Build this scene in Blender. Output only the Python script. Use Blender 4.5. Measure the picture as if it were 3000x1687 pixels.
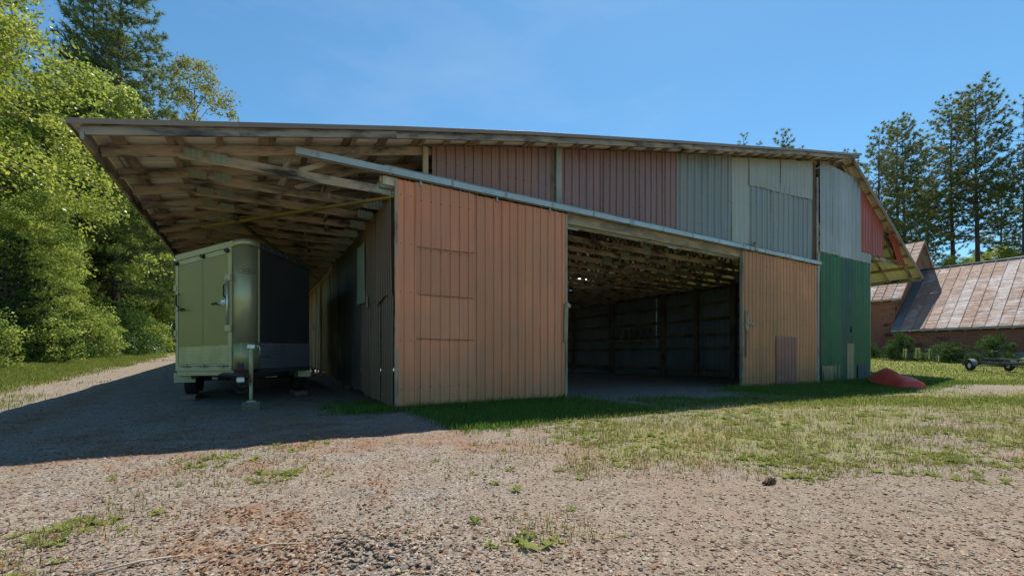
import bpy, bmesh, math, random
import numpy as np
from mathutils import Vector, Matrix
R_ = math.radians
scene = bpy.context.scene
for _o in list(bpy.data.objects):
    bpy.data.objects.remove(_o)
COL = scene.collection
rng = np.random.default_rng(7)
random.seed(7)

# ------------------------------------------------------------------ camera
cam_d = bpy.data.cameras.new("camera")
cam_d.sensor_fit = 'HORIZONTAL'; cam_d.sensor_width = 36.0
cam_d.lens = 36.0 * 1274 / 3000
cam_d.shift_y = 0.0655
cam_d.clip_start = 0.05; cam_d.clip_end = 2000
cam = bpy.data.objects.new("camera", cam_d); COL.objects.link(cam)
cam.location = (0, 0, 1.0); cam.rotation_euler = (R_(90), 0, 0)
scene.camera = cam

# ------------------------------------------------------------------ light
SUN = Vector((0.188, 0.501, 1.0)).normalized()
SUN_EL = math.asin(SUN.z); SUN_AZ = math.atan2(SUN.x, SUN.y)
world = bpy.data.worlds.new("World"); scene.world = world; world.use_nodes = True
_n = world.node_tree.nodes; _l = world.node_tree.links
for q in list(_n): _n.remove(q)
sky = _n.new('ShaderNodeTexSky'); sky.sky_type = 'NISHITA'; sky.sun_disc = False
sky.sun_elevation = SUN_EL; sky.sun_rotation = SUN_AZ
sky.air_density = 1.0; sky.dust_density = 0.25; sky.ozone_density = 3.0; sky.altitude = 300
_bg = _n.new('ShaderNodeBackground'); _bg.inputs['Strength'].default_value = 0.094
_wo = _n.new('ShaderNodeOutputWorld')
_tint = _n.new('ShaderNodeMix'); _tint.data_type = 'RGBA'; _tint.blend_type = 'MULTIPLY'; _tint.inputs[0].default_value = 1.0
_tint.inputs[7].default_value = (0.44, 0.685, 0.715, 1)   # deep summer blue
_l.new(sky.outputs[0], _tint.inputs[6])
# faint thin cirrus over the whole sky
_tc = _n.new('ShaderNodeTexCoord'); _mp = _n.new('ShaderNodeMapping'); _mp.inputs['Scale'].default_value = (1.2, 1.2, 3.4)
_ns = _n.new('ShaderNodeTexNoise'); _ns.inputs['Scale'].default_value = 1.6; _ns.inputs['Detail'].default_value = 7; _ns.inputs['Roughness'].default_value = .6
_mr = _n.new('ShaderNodeMapRange'); _mr.inputs[1].default_value = .5; _mr.inputs[2].default_value = .8; _mr.inputs[3].default_value = 0; _mr.inputs[4].default_value = .22
_cl = _n.new('ShaderNodeMix'); _cl.data_type = 'RGBA'; _cl.inputs[7].default_value = (2.6, 3.2, 3.9, 1)
_l.new(_tc.outputs['Generated'], _mp.inputs[0]); _l.new(_mp.outputs[0], _ns.inputs['Vector']); _l.new(_ns.outputs[0], _mr.inputs[0])
_l.new(_mr.outputs[0], _cl.inputs[0]); _l.new(_tint.outputs[2], _cl.inputs[6]); _l.new(_cl.outputs[2], _bg.inputs[0]); _l.new(_bg.outputs[0], _wo.inputs[0])
sun_d = bpy.data.lights.new("sun", 'SUN'); sun_d.energy = 2.75; sun_d.angle = R_(0.53)
sun_d.color = (1.0, 0.93, 0.82)
sun = bpy.data.objects.new("sun", sun_d); COL.objects.link(sun)
sun.rotation_euler = SUN.to_track_quat('Z', 'Y').to_euler(); sun.location = SUN * 60
scene.view_settings.view_transform = 'Standard'; scene.view_settings.look = 'None'
scene.view_settings.exposure = 1.25; scene.view_settings.gamma = 1.0
scene.view_settings.use_curve_mapping = False
scene.render.engine = 'CYCLES'
scene.cycles.max_bounces = 8; scene.cycles.diffuse_bounces = 5
scene.cycles.transparent_max_bounces = 8; scene.cycles.glossy_bounces = 3
scene.cycles.caustics_reflective = False; scene.cycles.caustics_refractive = False
scene.cycles.sample_clamp_indirect = 6.0

# ------------------------------------------------------------------ frames
# barn frame: s along the front wall, d into the building, z up
BA = R_(30.6503); BO = Vector((-2.098, 7.816, 0))
SD = Vector((math.cos(BA), math.sin(BA), 0)); DD = Vector((-math.sin(BA), math.cos(BA), 0))
def W(s, d, z=0.0):
    return BO + SD * s + DD * d + Vector((0, 0, z))
def to_sd(X, Y):
    a = X - BO.x; b = Y - BO.y
    return a * SD.x + b * SD.y, a * DD.x + b * DD.y

# ------------------------------------------------------------------ object helpers
def tag(o, label=None, cat=None, group=None, kind=None):
    if label: o["label"] = label
    if cat: o["category"] = cat
    if group: o["group"] = group
    if kind: o["kind"] = kind
    return o
def empty(name, loc=(0, 0, 0), rz=0.0, parent=None):
    o = bpy.data.objects.new(name, None); COL.objects.link(o)
    o.empty_display_size = 0.2
    o.location = loc; o.rotation_euler = (0, 0, rz); o.parent = parent
    return o
def link(name, me, mat=None, parent=None, loc=None, rot=None, M=None):
    o = bpy.data.objects.new(name, me); COL.objects.link(o)
    if mat is not None and len(me.materials) == 0: me.materials.append(mat)
    o.parent = parent
    if M is not None: o.matrix_local = M
    else:
        if loc is not None: o.location = loc
        if rot is not None: o.rotation_euler = rot
    return o
def pyd(name, v, f, mat=None, parent=None, loc=None, rot=None, M=None, smooth=False):
    me = bpy.data.meshes.new(name); me.from_pydata([tuple(p) for p in v], [], f); me.update()
    if smooth: me.polygons.foreach_set('use_smooth', [True] * len(me.polygons))
    return link(name, me, mat, parent, loc, rot, M)
def fast(name, V, F, mat, attrs=None, parent=None, smooth=False, loc=None):
    V = np.asarray(V, np.float32); F = np.asarray(F, np.int32)
    me = bpy.data.meshes.new(name)
    n, k = F.shape
    me.vertices.add(len(V)); me.vertices.foreach_set('co', V.ravel())
    me.loops.add(n * k); me.loops.foreach_set('vertex_index', F.ravel())
    me.polygons.add(n)
    me.polygons.foreach_set('loop_start', np.arange(0, n * k, k, dtype=np.int32))
    me.polygons.foreach_set('loop_total', np.full(n, k, np.int32))
    if smooth: me.polygons.foreach_set('use_smooth', np.ones(n, bool))
    me.update(calc_edges=True); me.validate()
    for an, av in (attrs or {}).items():
        a = me.attributes.new(an, 'FLOAT', 'POINT'); a.data.foreach_set('value', np.asarray(av, np.float32))
    return link(name, me, mat, parent, loc)
def bm_obj(name, bm, mat=None, parent=None, loc=None, rot=None, M=None, smooth=False):
    me = bpy.data.meshes.new(name); bm.to_mesh(me); bm.free()
    if smooth: me.polygons.foreach_set('use_smooth', [True] * len(me.polygons))
    return link(name, me, mat, parent, loc, rot, M)
def bbox(bm, c, size, M=None, bev=0.0):
    r = bmesh.ops.create_cube(bm, size=1.0)
    vs = r['verts']
    bmesh.ops.scale(bm, vec=size, verts=vs)
    if bev > 0:
        es = list({e for v in vs for e in v.link_edges})
        r2 = bmesh.ops.bevel(bm, geom=es, offset=bev, segments=2, affect='EDGES', profile=0.5)
        vs = list({v for f in r2['faces'] for v in f.verts} | {v for v in vs if v.is_valid})
    if M is not None: bmesh.ops.transform(bm, matrix=M, verts=vs)
    bmesh.ops.translate(bm, vec=c, verts=vs)
    return vs
def box(name, c, size, mat, parent=None, bev=0.0, rot=None):
    bm = bmesh.new(); bbox(bm, (0, 0, 0), size, None, bev)
    return bm_obj(name, bm, mat, parent, c, rot)
def tube_bm(bm, pts, rad, n=8, cap=True):
    pts = [Vector(p) for p in pts]; rings = []
    for i, p in enumerate(pts):
        t = (pts[min(i + 1, len(pts) - 1)] - pts[max(i - 1, 0)]).normalized()
        a = Vector((0, 0, 1)) if abs(t.z) < 0.9 else Vector((1, 0, 0))
        u = t.cross(a).normalized(); v = t.cross(u)
        r = rad[i] if isinstance(rad, (list, tuple)) else rad
        rings.append([bm.verts.new(p + (u * math.cos(2 * math.pi * k / n) + v * math.sin(2 * math.pi * k / n)) * r) for k in range(n)])
    for i in range(len(rings) - 1):
        for k in range(n):
            bm.faces.new((rings[i][k], rings[i][(k + 1) % n], rings[i + 1][(k + 1) % n], rings[i + 1][k]))
    if cap:
        bm.faces.new(rings[0][::-1]); bm.faces.new(rings[-1])
def tube(name, pts, rad, mat, parent=None, n=8, loc=None):
    bm = bmesh.new(); tube_bm(bm, pts, rad, n)
    bmesh.ops.recalc_face_normals(bm, faces=bm.faces[:])
    return bm_obj(name, bm, mat, parent, loc, smooth=True)
_beam_cache = {}
def beam(name, p0, p1, w, h, mat, parent=None, up=(0, 0, 1), key=None, roll=0.0):
    """a timber from p0 to p1: h is its size along up, w across; meshes are shared between equal timbers"""
    p0 = Vector(p0); p1 = Vector(p1); L = (p1 - p0).length
    k = (round(L, 2), round(w, 4), round(h, 4), mat.name)
    me = _beam_cache.get(k)
    if me is None:
        a, b, c = L / 2, w / 2, h / 2; e = min(0.004, w * .12, h * .12)
        v = []
        for sx in (-1, 1):
            for (yy, zz) in ((-b, -c + e), (-b + e, -c), (b - e, -c), (b, -c + e), (b, c - e), (b - e, c), (-b + e, c), (-b, c - e)):
                v.append((sx * a, yy, zz))
        f = [(i, (i + 1) % 8, 8 + (i + 1) % 8, 8 + i) for i in range(8)] + [tuple(range(7, -1, -1)), tuple(range(8, 16))]
        f = [t[::-1] for t in f]
        me = bpy.data.meshes.new(name); me.from_pydata(v, [], f); me.update(); me.materials.append(mat)
        _beam_cache[k] = me
    x = (p1 - p0).normalized(); upv = Vector(up)
    y = upv.cross(x)
    if y.length < 1e-5: y = Vector((0, 1, 0)).cross(x)
    y.normalize(); z = x.cross(y)
    M = Matrix((x, y, z)).transposed().to_4x4(); M.translation = (p0 + p1) / 2
    if roll: M = M @ Matrix.Rotation(roll, 4, 'X')
    return link(name, me, mat, parent, M=M)

# ------------------------------------------------------------------ node helpers
class NT:
    def __init__(s, name):
        s.m = bpy.data.materials.new(name); s.m.use_nodes = True
        s.t = s.m.node_tree; s.n = s.t.nodes; s.l = s.t.links
        s.b = s.n['Principled BSDF']; s.out = s.n['Material Output']
    def node(s, typ, ins=None, **kw):
        q = s.n.new(typ)
        for k, v in kw.items(): setattr(q, k, v)
        for k, v in (ins or {}).items(): s.set(q.inputs[k], v)
        return q
    def set(s, sock, v):
        if isinstance(v, bpy.types.NodeSocket): s.l.new(v, sock)
        elif isinstance(v, bpy.types.Node): s.l.new(v.outputs[0], sock)
        else:
            if sock.type == 'RGBA' and len(v) == 3: v = (*v, 1)
            sock.default_value = v
    def mix(s, a, b, f, mode='MIX'):
        q = s.n.new('ShaderNodeMix'); q.data_type = 'RGBA'; q.blend_type = mode
        s.set(q.inputs[0], f); s.set(q.inputs[6], a); s.set(q.inputs[7], b)
        return q.outputs[2]
    def math(s, op, a, b=0.0, c=None, clamp=False):
        q = s.n.new('ShaderNodeMath'); q.operation = op; q.use_clamp = clamp
        s.set(q.inputs[0], a); s.set(q.inputs[1], b)
        if c is not None: s.set(q.inputs[2], c)
        return q.outputs[0]
    def ramp(s, f, stops):
        q = s.n.new('ShaderNodeValToRGB'); e = q.color_ramp.elements
        while len(e) < len(stops): e.new(0.5)
        for i, (p, c) in enumerate(stops):
            e[i].position = p; e[i].color = (*c, 1) if len(c) == 3 else c
        s.set(q.inputs[0], f); return q.outputs[0]
    def maprange(s, f, a, b, c=0.0, d=1.0):
        q = s.n.new('ShaderNodeMapRange'); s.set(q.inputs[0], f)
        for i, v in enumerate((a, b, c, d)): q.inputs[i + 1].default_value = v
        return q.outputs[0]
    def noise(s, vec, scale, detail=4, rough=.55, w=None, dist=0.0):
        q = s.n.new('ShaderNodeTexNoise')
        if w is not None: q.noise_dimensions = '4D'; s.set(q.inputs['W'], w)
        if vec is not None: s.set(q.inputs['Vector'], vec)
        q.inputs['Scale'].default_value = scale; q.inputs['Detail'].default_value = detail
        q.inputs['Roughness'].default_value = rough; q.inputs['Distortion'].default_value = dist
        return q.outputs[0]
    def mapping(s, vec, scale=(1, 1, 1), loc=(0, 0, 0)):
        q = s.n.new('ShaderNodeMapping'); s.set(q.inputs[0], vec)
        q.inputs['Scale'].default_value = scale; q.inputs['Location'].default_value = loc
        return q.outputs[0]
    def obj(s): return s.n.new('ShaderNodeTexCoord').outputs['Object']
    def pos(s): return s.n.new('ShaderNodeNewGeometry').outputs['Position']
    def rnd(s): return s.n.new('ShaderNodeObjectInfo').outputs['Random']
    def attr(s, name):
        q = s.n.new('ShaderNodeAttribute'); q.attribute_name = name; return q.outputs['Fac']
    def bump(s, h, strength=.3, dist=.01):
        q = s.n.new('ShaderNodeBump'); s.set(q.inputs['Height'], h)
        q.inputs['Strength'].default_value = strength; q.inputs['Distance'].default_value = dist
        s.l.new(q.outputs[0], s.b.inputs['Normal']); return q.outputs[0]
    def P(s, **kw):
        for k, v in kw.items():
            s.set(s.b.inputs[{'col': 'Base Color', 'rough': 'Roughness', 'metal': 'Metallic', 'spec': 'Specular IOR Level', 'coat': 'Coat Weight'}[k]], v)
        return s.m
def mul(c, k): return tuple(x * k for x in c)

def painted_metal(name, col, dirt=(.16, .12, .08), var=.18, rough=.42, dirt_amt=.5, metal=0.0, rust=0.0, rustcol=(.16, .06, .03), fade=None):
    t = NT(name); o = t.obj(); r = t.rnd(); w = t.math('MULTIPLY', r, 37.0)
    st = t.noise(t.mapping(o, (9, 9, .55)), 1.0, 6, .62, w)
    bl = t.noise(o, 1.1, 5, .6, w)
    fine = t.noise(o, 22, 4, .6, w)
    base = t.mix(mul(col, 1 - var), mul(col, 1 + var), t.maprange(st, .32, .68))
    if fade: base = t.mix(base, fade, t.maprange(bl, .42, .68, 0, .75))
    k = t.math('MULTIPLY', t.maprange(t.math('MULTIPLY', st, bl), .18, .38), dirt_amt)
    base = t.mix(base, dirt, k)
    zz = t.node('ShaderNodeSeparateXYZ', {0: o}).outputs[2]
    mud = t.maprange(t.math('ADD', zz, t.math('MULTIPLY', t.math('SUBTRACT', st, .5), 1.6)), .1, .75, .55, 0)   # dried mud splash at the foot
    base = t.mix(base, mul(dirt, .95), mud)
    sp = t.maprange(fine, .66, .72)
    base = t.mix(base, mul(dirt, .6), t.math('MULTIPLY', sp, .5))
    xx = t.node('ShaderNodeSeparateXYZ', {0: o}).outputs[0]
    fz = t.math('ABSOLUTE', t.math('SUBTRACT', t.math('FRACT', t.math('MULTIPLY', t.math('ADD', zz, t.math('MULTIPLY', r, .15)), 1.15)), .5))
    fx = t.math('ABSOLUTE', t.math('SUBTRACT', t.math('FRACT', t.math('MULTIPLY', xx, 1 / .19)), .5))
    scr = t.math('MULTIPLY', t.math('LESS_THAN', fz, .012), t.math('LESS_THAN', fx, .06))
    base = t.mix(base, mul(dirt, .35), t.math('MULTIPLY', scr, .8))
    run = t.math('MULTIPLY', t.math('LESS_THAN', fx, .05), t.math('MULTIPLY', t.maprange(t.noise(t.mapping(o, (4, 4, 1.1)), 1.0, 4, .6, w), .56, .72), .38))
    base = t.mix(base, (.20, .10, .06), run)   # rust runs below the fixings
    if rust > 0:
        rs = t.maprange(t.noise(o, 3.1, 8, .68, w), .62 - rust * .25, .72 - rust * .2)
        base = t.mix(base, rustcol, rs)
    v = t.math('ADD', t.math('MULTIPLY', r, .3), .85)
    base = t.mix((0, 0, 0), base, 1.0) if False else t.mix(base, (0, 0, 0), t.math('MULTIPLY', r, .18))
    t.bump(t.math('ADD', t.math('MULTIPLY', bl, 1.0), t.math('MULTIPLY', fine, .06)), .25, .02)
    return t.P(col=base, rough=t.maprange(bl, .3, .7, rough - .08, rough + .16), metal=metal)

def wood(name, c1, c2, c3=None, rough=.85, grain=1.0, stain=(.03, .022, .018), stain_amt=.6):
    """weathered timber, grain along local x"""
    t = NT(name); o = t.obj(); r = t.rnd(); w = t.math('MULTIPLY', r, 91.0)
    g = t.noise(t.mapping(o, (1.1, 26, 26)), 1.0, 6, .6, w, .6)
    g2 = t.noise(t.mapping(o, (2.5, 90, 90)), 1.0, 3, .6, w)
    b = t.noise(t.mapping(o, (1.0, 3.5, 3.5)), 1.5, 5, .62, w)
    col = t.mix(c1, c2, t.maprange(g, .3, .7))
    col = t.mix(col, c3 or mul(c1, 1.4), t.maprange(t.math('ADD', b, t.math('MULTIPLY', r, .25)), .52, .85))
    col = t.mix(col, stain, t.math('MULTIPLY', t.maprange(b, .54, .36), stain_amt))
    col = t.mix(col, mul(c1, .35), t.math('MULTIPLY', t.maprange(g2, .6, .75), .55))
    kn = t.node('ShaderNodeTexVoronoi', {'Vector': t.mapping(o, (1.6, 7, 7)), 'Scale': 1.0})
    col = t.mix(col, mul(c1, .3), t.math('MULTIPLY', t.maprange(kn.outputs['Distance'], .13, .05), .8))
    t.bump(t.math('ADD', t.math('MULTIPLY', g, .6), t.math('MULTIPLY', g2, .4)), .55 * grain, .006)
    return t.P(col=col, rough=rough, spec=.25)

def simple(name, col, rough=.5, metal=0.0, var=.12, nscale=6, bump=0.0, spec=.5):
    t = NT(name); o = t.obj()
    n = t.noise(o, nscale, 5, .6, t.math('MULTIPLY', t.rnd(), 20))
    c = t.mix(mul(col, 1 - var), mul(col, 1 + var), t.maprange(n, .3, .7))
    if bump: t.bump(n, bump, .01)
    return t.P(col=c, rough=t.maprange(n, .3, .7, max(.02, rough - .06), min(1, rough + .08)), metal=metal, spec=spec)

def foliage(name, c_dark, c_light, c_alt=None, trans=.45, rough=.5, alt=.1, spec=.12):
    t = NT(name); a = t.attr('rnd')
    c = t.mix(c_dark, c_light, a)
    if c_alt: c = t.mix(c, c_alt, t.maprange(t.node('ShaderNodeTexWhiteNoise', {'W': t.math('MULTIPLY', a, 913.0)}, noise_dimensions='1D').outputs[0], 1 - alt, 1 - alt + .02))
    c = t.mix(c, mul(c_dark, .8), t.math('MULTIPLY', t.rnd(), .25))
    t.P(col=c, rough=rough * (.75 if spec > .3 else 1.2), spec=spec)
    tr = t.node('ShaderNodeBsdfTranslucent', {'Color': t.mix(c, (1.0, 1.0, .35), .0)})
    mx = t.node('ShaderNodeMixShader', {0: trans})
    t.l.new(t.b.outputs[0], mx.inputs[1]); t.l.new(tr.outputs[0], mx.inputs[2])
    t.l.new(mx.outputs[0], t.out.inputs['Surface'])
    return t.m

# ------------------------------------------------------------------ numpy noise
def vnoise(x, y, seed=0):
    x = np.asarray(x, float); y = np.asarray(y, float)
    xi = np.floor(x).astype(np.int64); yi = np.floor(y).astype(np.int64)
    fx = x - xi; fy = y - yi; fx = fx * fx * (3 - 2 * fx); fy = fy * fy * (3 - 2 * fy)
    def h(a, b):
        n = (a * 374761393 + b * 668265263 + seed * 974634777) & 0xffffffff
        n = ((n ^ (n >> 13)) * 1274126177) & 0xffffffff
        return ((n ^ (n >> 16)) & 0xffff) / 65535.0
    return (h(xi, yi) * (1 - fx) + h(xi + 1, yi) * fx) * (1 - fy) + (h(xi, yi + 1) * (1 - fx) + h(xi + 1, yi + 1) * fx) * fy
def fbm(x, y, seed=0, octv=4):
    v = 0; a = .5
    for i in range(octv):
        v = v + a * vnoise(x * 2 ** i, y * 2 ** i, seed + i * 17); a *= .5
    return v / (1 - .5 ** octv)
def sst(e0, e1, x):
    t = np.clip((x - e0) / (e1 - e0), 0, 1); return t * t * (3 - 2 * t)

# ------------------------------------------------------------------ terrain
def gz(X, Y):
    X = np.asarray(X, float); Y = np.asarray(Y, float)
    s, d = to_sd(X, Y)
    z = .036 * np.maximum(0, d - .6) * sst(.3, -1.0, s) * sst(60, 30, d)
    z = z + .05 * np.maximum(0, -6.5 - np.maximum(s, -24)) * sst(0, 4, d + 3) + .14 * np.maximum(0, np.minimum(-14.5 - s, 14))
    far = np.maximum(0, np.minimum(Y, 60) - 17.0) * .078 * sst(18.5, 22.5, s)
    z = z + far
    z = z - .25 * np.maximum(0, -9 - d) * 0
    return z
def gz1(X, Y): return float(gz(np.array([X]), np.array([Y]))[0])
def micro(X, Y):
    r = np.hypot(X, Y)
    k = sst(30, 8, r)
    s, d = to_sd(X, Y)
    pile = .035 * np.exp(-(((X + .70) / .34) ** 2 + ((Y - 2.3) / .2) ** 2))
    return k * ((fbm(X * .9, Y * .9, 3) - .5) * .07 + (fbm(X * 5, Y * 5, 9) - .5) * .03) * sst(-.1, -.9, np.where(s > -.5, d, d * 0 - 3)) + pile
def m_lush(X, Y):
    s, d = to_sd(X, Y); n = fbm(X * 1.3, Y * 1.3, 21)
    a = sst(-.05, .5, s) * sst(4.7, 3.6, s) * sst(-2.85, -2.2, d + .5 * (n - .5)) * sst(.0, -.08, d)
    b = sst(8.2, 10.2, s) * sst(21.5, 19.6, s) * sst(-3.6, -2.4, d + .6 * (n - .5)) * sst(.0, -.08, d)
    c = .42 * sst(4.0, 4.6, s) * sst(9.2, 8.4, s) * sst(-2.6, -1.9, d) * sst(-.3, -.9, d) * sst(.42, .6, n)
    e = sst(-1.3, -.4, s) * sst(.15, -.05, s) * sst(-.5, .1, d) * sst(2.2, 1.0, d) * .6
    return np.maximum.reduce([a, b, c, e])
def m_sparse(X, Y):
    s, d = to_sd(X, Y); n = fbm(X * .8, Y * .8, 33, 5)
    v = sst(-.6, 1.0, X - .35 * (Y - 5)) * sst(3.1, 4.4, Y - .06 * X + 1.1 * (n - .5)) * sst(-1.6, -2.2, d) * sst(13.2, 11.5, Y)
    v = v * (.25 + .75 * sst(.26, .66, n + .12 * sst(3.6, 6, Y)))
    left = .28 * sst(.52, .74, n) * sst(1.6, 2.2, Y) * sst(3.0, -1.0, X) * sst(-1.5, -2.6, d)
    spots = .4 * sst(.62, .72, n) * sst(12, 8, Y)
    return np.maximum.reduce([v, left, spots * sst(-1.4, -2.0, d)])
def m_lawn(X, Y):
    s, d = to_sd(X, Y); n = fbm(X * .5, Y * .5, 45)
    L = sst(-6.5, -7.5, s + 1.2 * (n - .5))
    edge = .3 * sst(-5.5, -6.0, s) * sst(.4, .6, n)
    Rr = sst(13.6, 15.0, Y + 1.2 * (n - .5)) * sst(18.4, 19.6, s) + sst(20.5, 22, s) * sst(10.4, 9.4, Y + .8 * (n - .5)) * sst(.35, .55, n)
    Rr = Rr + .75 * sst(8, 9, Y) * sst(10.8, 9.6, Y) * sst(3.5, 6.0, X) * sst(-1.5, -2.2, d)
    B = sst(25, 32, d)
    return np.clip(np.maximum.reduce([L, edge, np.minimum(Rr, 1), B]), 0, 1)
def m_litter(X, Y):
    n = fbm(X * .75 + 9, Y * .75, 57, 5); n2 = fbm(X * 2.6, Y * 2.6, 63)
    s, d = to_sd(X, Y)
    v = .8 * sst(.44, .64, n) * sst(.38, .6, n2) * sst(9, 5.5, Y)
    v = v * (1 - .8 * sst(.2, 1.4, X) * sst(3.4, 2.9, Y))
    ln = np.exp(-((s + 5.1 + .4 * (n - .5)) / .28) ** 2) * sst(12, 6, d) * sst(-1.5, 0, d)
    edge = np.exp(-((d + 2.0 + .5 * (n2 - .5)) / .3) ** 2) * sst(.5, -1, s) * .8
    return np.clip(np.maximum.reduce([v, ln * .8, edge]), 0, 1)
def m_tan(X, Y):
    n = fbm(X * .7, Y * .7, 71)
    return np.clip(sst(-.3, 1.2, X + 1.0 * (n - .5)) * sst(4.0, 3.0, Y - .12 * X + .8 * (n - .5)) + .5 * sst(-5.9, -6.6, to_sd(X, Y)[0]) * sst(-9, -7.5, to_sd(X, Y)[0]) + .7 * sst(9.5, 11, Y) * sst(14.5, 13, Y) * sst(18, 20, to_sd(X, Y)[0]), 0, 1)

def axis(segs):
    out = []
    for a, b, n in segs: out += list(np.linspace(a, b, n, endpoint=False))
    return np.array(out + [segs[-1][1]])
gx = axis([(-600, -120, 10), (-120, -40, 24), (-40, -12, 60), (-12, -5, 90), (-5, 6, 300), (6, 16, 120), (16, 50, 60), (50, 140, 16), (140, 600, 10)])
gy = axis([(-60, -4, 14), (-4, 1.2, 20), (1.2, 6.5, 190), (6.5, 14, 160), (14, 30, 90), (30, 80, 40), (80, 200, 14), (200, 700, 8)])
GX, GY = np.meshgrid(gx, gy)
GZ = gz(GX, GY) + micro(GX, GY)
nx, ny = len(gx), len(gy)
idx = np.arange(nx * ny).reshape(ny, nx)
GF = np.stack([idx[:-1, :-1], idx[:-1, 1:], idx[1:, 1:], idx[1:, :-1]], -1).reshape(-1, 4)

def ground_material():
    t = NT("gravel_yard"); p = t.pos()
    lush = t.attr('lush'); sparse = t.attr('sparse'); lawn = t.attr('lawn'); lit = t.attr('litter'); tan = t.attr('tan')
    v1 = t.node('ShaderNodeTexVoronoi', {'Vector': p, 'Scale': 70.0, 'Randomness': 1.0})
    v2 = t.node('ShaderNodeTexVoronoi', {'Vector': p, 'Scale': 120.0})
    sep = t.node('ShaderNodeSeparateColor', {0: v1.outputs['Color']}); sep2 = t.node('ShaderNodeSeparateColor', {0: v2.outputs['Color']})
    big = t.noise(p, .35, 5, .6); mid = t.noise(p, 2.3, 5, .6); fine = t.noise(p, 60, 4, .7)
    grey = t.ramp(sep.outputs[0], [(0, (.10, .095, .09)), (.45, (.21, .195, .18)), (.8, (.33, .31, .285)), (1, (.46, .43, .39))])
    grey2 = t.ramp(sep2.outputs[0], [(0, (.09, .08, .072)), (.5, (.22, .195, .17)), (1, (.40, .36, .32))])
    g = t.mix(grey, grey2, t.maprange(mid, .42, .58))
    g = t.mix(g, (.05, .045, .04), t.maprange(v1.outputs['Distance'], .5, .78, 0, .6))
    tn = t.mix((.15, .12, .092), (.27, .22, .17), t.maprange(fine, .35, .65))
    g = t.mix(g, tn, t.math('MULTIPLY', t.maprange(tan, 0, 1), t.maprange(mid, .3, .6, .25, .7)))
    warm = t.mix(g, (.25, .19, .145), t.maprange(big, .40, .62, .12, .45))
    needles = t.noise(t.mapping(p, (40, 14, 20)), 1.0, 5, .65, None, 1.5)
    ln = t.mix((.12, .062, .036), (.30, .185, .12), t.maprange(needles, .3, .7))
    c = t.mix(warm, ln, t.math('MULTIPLY', lit, t.maprange(t.math('ADD', mid, t.math('MULTIPLY', fine, .5)), .52, .82), clamp=True))
    gn = t.noise(t.mapping(p, (30, 30, 30)), 1.0, 5, .7)
    gcol = t.mix(t.mix((.10, .135, .028), (.23, .26, .06), t.maprange(gn, .3, .7)), (.27, .23, .095), t.maprange(t.noise(p, 1.7, 5, .65), .45, .66, .05, .6))
    gm = t.math('MAXIMUM', t.math('MULTIPLY', lush, .92), t.math('MAXIMUM', t.math('MULTIPLY', sparse, .45), t.math('MULTIPLY', lawn, .95)))
    gm = t.maprange(t.math('ADD', gm, t.math('MULTIPLY', t.math('SUBTRACT', t.noise(p, 7, 5, .7), .5), .9)), .25, .62)
    lcol = t.mix(gcol, (.035, .06, .013), t.math('MULTIPLY', lush, .75))
    c = t.mix(c, lcol, gm)
    h = t.math('ADD', t.math('MULTIPLY', t.math('SUBTRACT', 1.0, v1.outputs['Distance']), .8), t.math('MULTIPLY', fine, .5))
    h = t.math('ADD', h, t.math('MULTIPLY', t.math('SUBTRACT', 1.0, v2.outputs['Distance']), .4))
    t.bump(h, .7, .008)
    c = t.mix(c, (1.06, 1.01, .94), 1.0, 'MULTIPLY')
    c = t.mix(c, mul((1, 1, 1), .45), t.maprange(t.noise(p, 5.5, 6, .7), .5, .72, 0, .75), 'MULTIPLY')
    return t.P(col=c, rough=.92, spec=.2)
MG = ground_material()
ground = fast("ground", np.stack([GX, GY, GZ], -1).reshape(-1, 3), GF, MG,
              {'lush': m_lush(GX, GY).ravel(), 'sparse': m_sparse(GX, GY).ravel(), 'lawn': m_lawn(GX, GY).ravel(),
               'litter': m_litter(GX, GY).ravel(), 'tan': m_tan(GX, GY).ravel()}, smooth=True)
tag(ground, 'gravel yard with grass patches round the barn', None, None, 'structure')
def gh(X, Y): return gz(X, Y) + micro(X, Y)

# ------------------------------------------------------------------ barn materials
M_terra = painted_metal("faded_terracotta_metal", (.819, .299, .142), dirt=(.538, .284, .123), dirt_amt=.45, fade=(.725, .315, .180))
M_brown = painted_metal("brown_metal", (.371, .179, .128), dirt=(.242, .152, .117), fade=(.404, .224, .186))
M_plum = painted_metal("plum_brown_metal", (.306, .166, .143), dirt=(.228, .142, .125), fade=(.350, .209, .192), dirt_amt=.35)
M_bluegrey = painted_metal("blue_grey_metal", (.272, .283, .267), dirt=(.228, .198, .170), fade=(.350, .336, .307), dirt_amt=.35)
M_cream = painted_metal("dull_cream_metal", (.377, .356, .277), dirt=(.263, .227, .165), fade=(.437, .405, .329), dirt_amt=.4)
M_galv = painted_metal("galvanised_sheet", (.390, .344, .296), dirt=(.358, .289, .217), rough=.36, metal=.35, dirt_amt=.4)
M_red = painted_metal("barn_red_metal", (.458, .079, .040), dirt=(.250, .072, .044), fade=(.499, .108, .055), dirt_amt=.4)
M_green = painted_metal("green_metal", (.018, .12, .03), dirt=(.06, .10, .03), fade=(.03, .15, .045), rough=.5, dirt_amt=.35)
M_teal = painted_metal("dark_teal_metal", (.022, .085, .05), dirt=(.05, .075, .045), rough=.5, dirt_amt=.4)
M_tan = painted_metal("tan_patch_metal", (.364, .286, .143), dirt=(.224, .156, .077))
M_blue = painted_metal("navy_patch_metal", (.036, .060, .102), dirt=(.036, .048, .060))
M_tanbrown = painted_metal("tan_brown_metal", (.690, .275, .104), dirt=(.414, .224, .090), fade=(.598, .296, .135), dirt_amt=.45)
M_pinkbrown = painted_metal("dusky_pink_metal", (.42, .17, .11), dirt=(.26, .13, .09))
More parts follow.
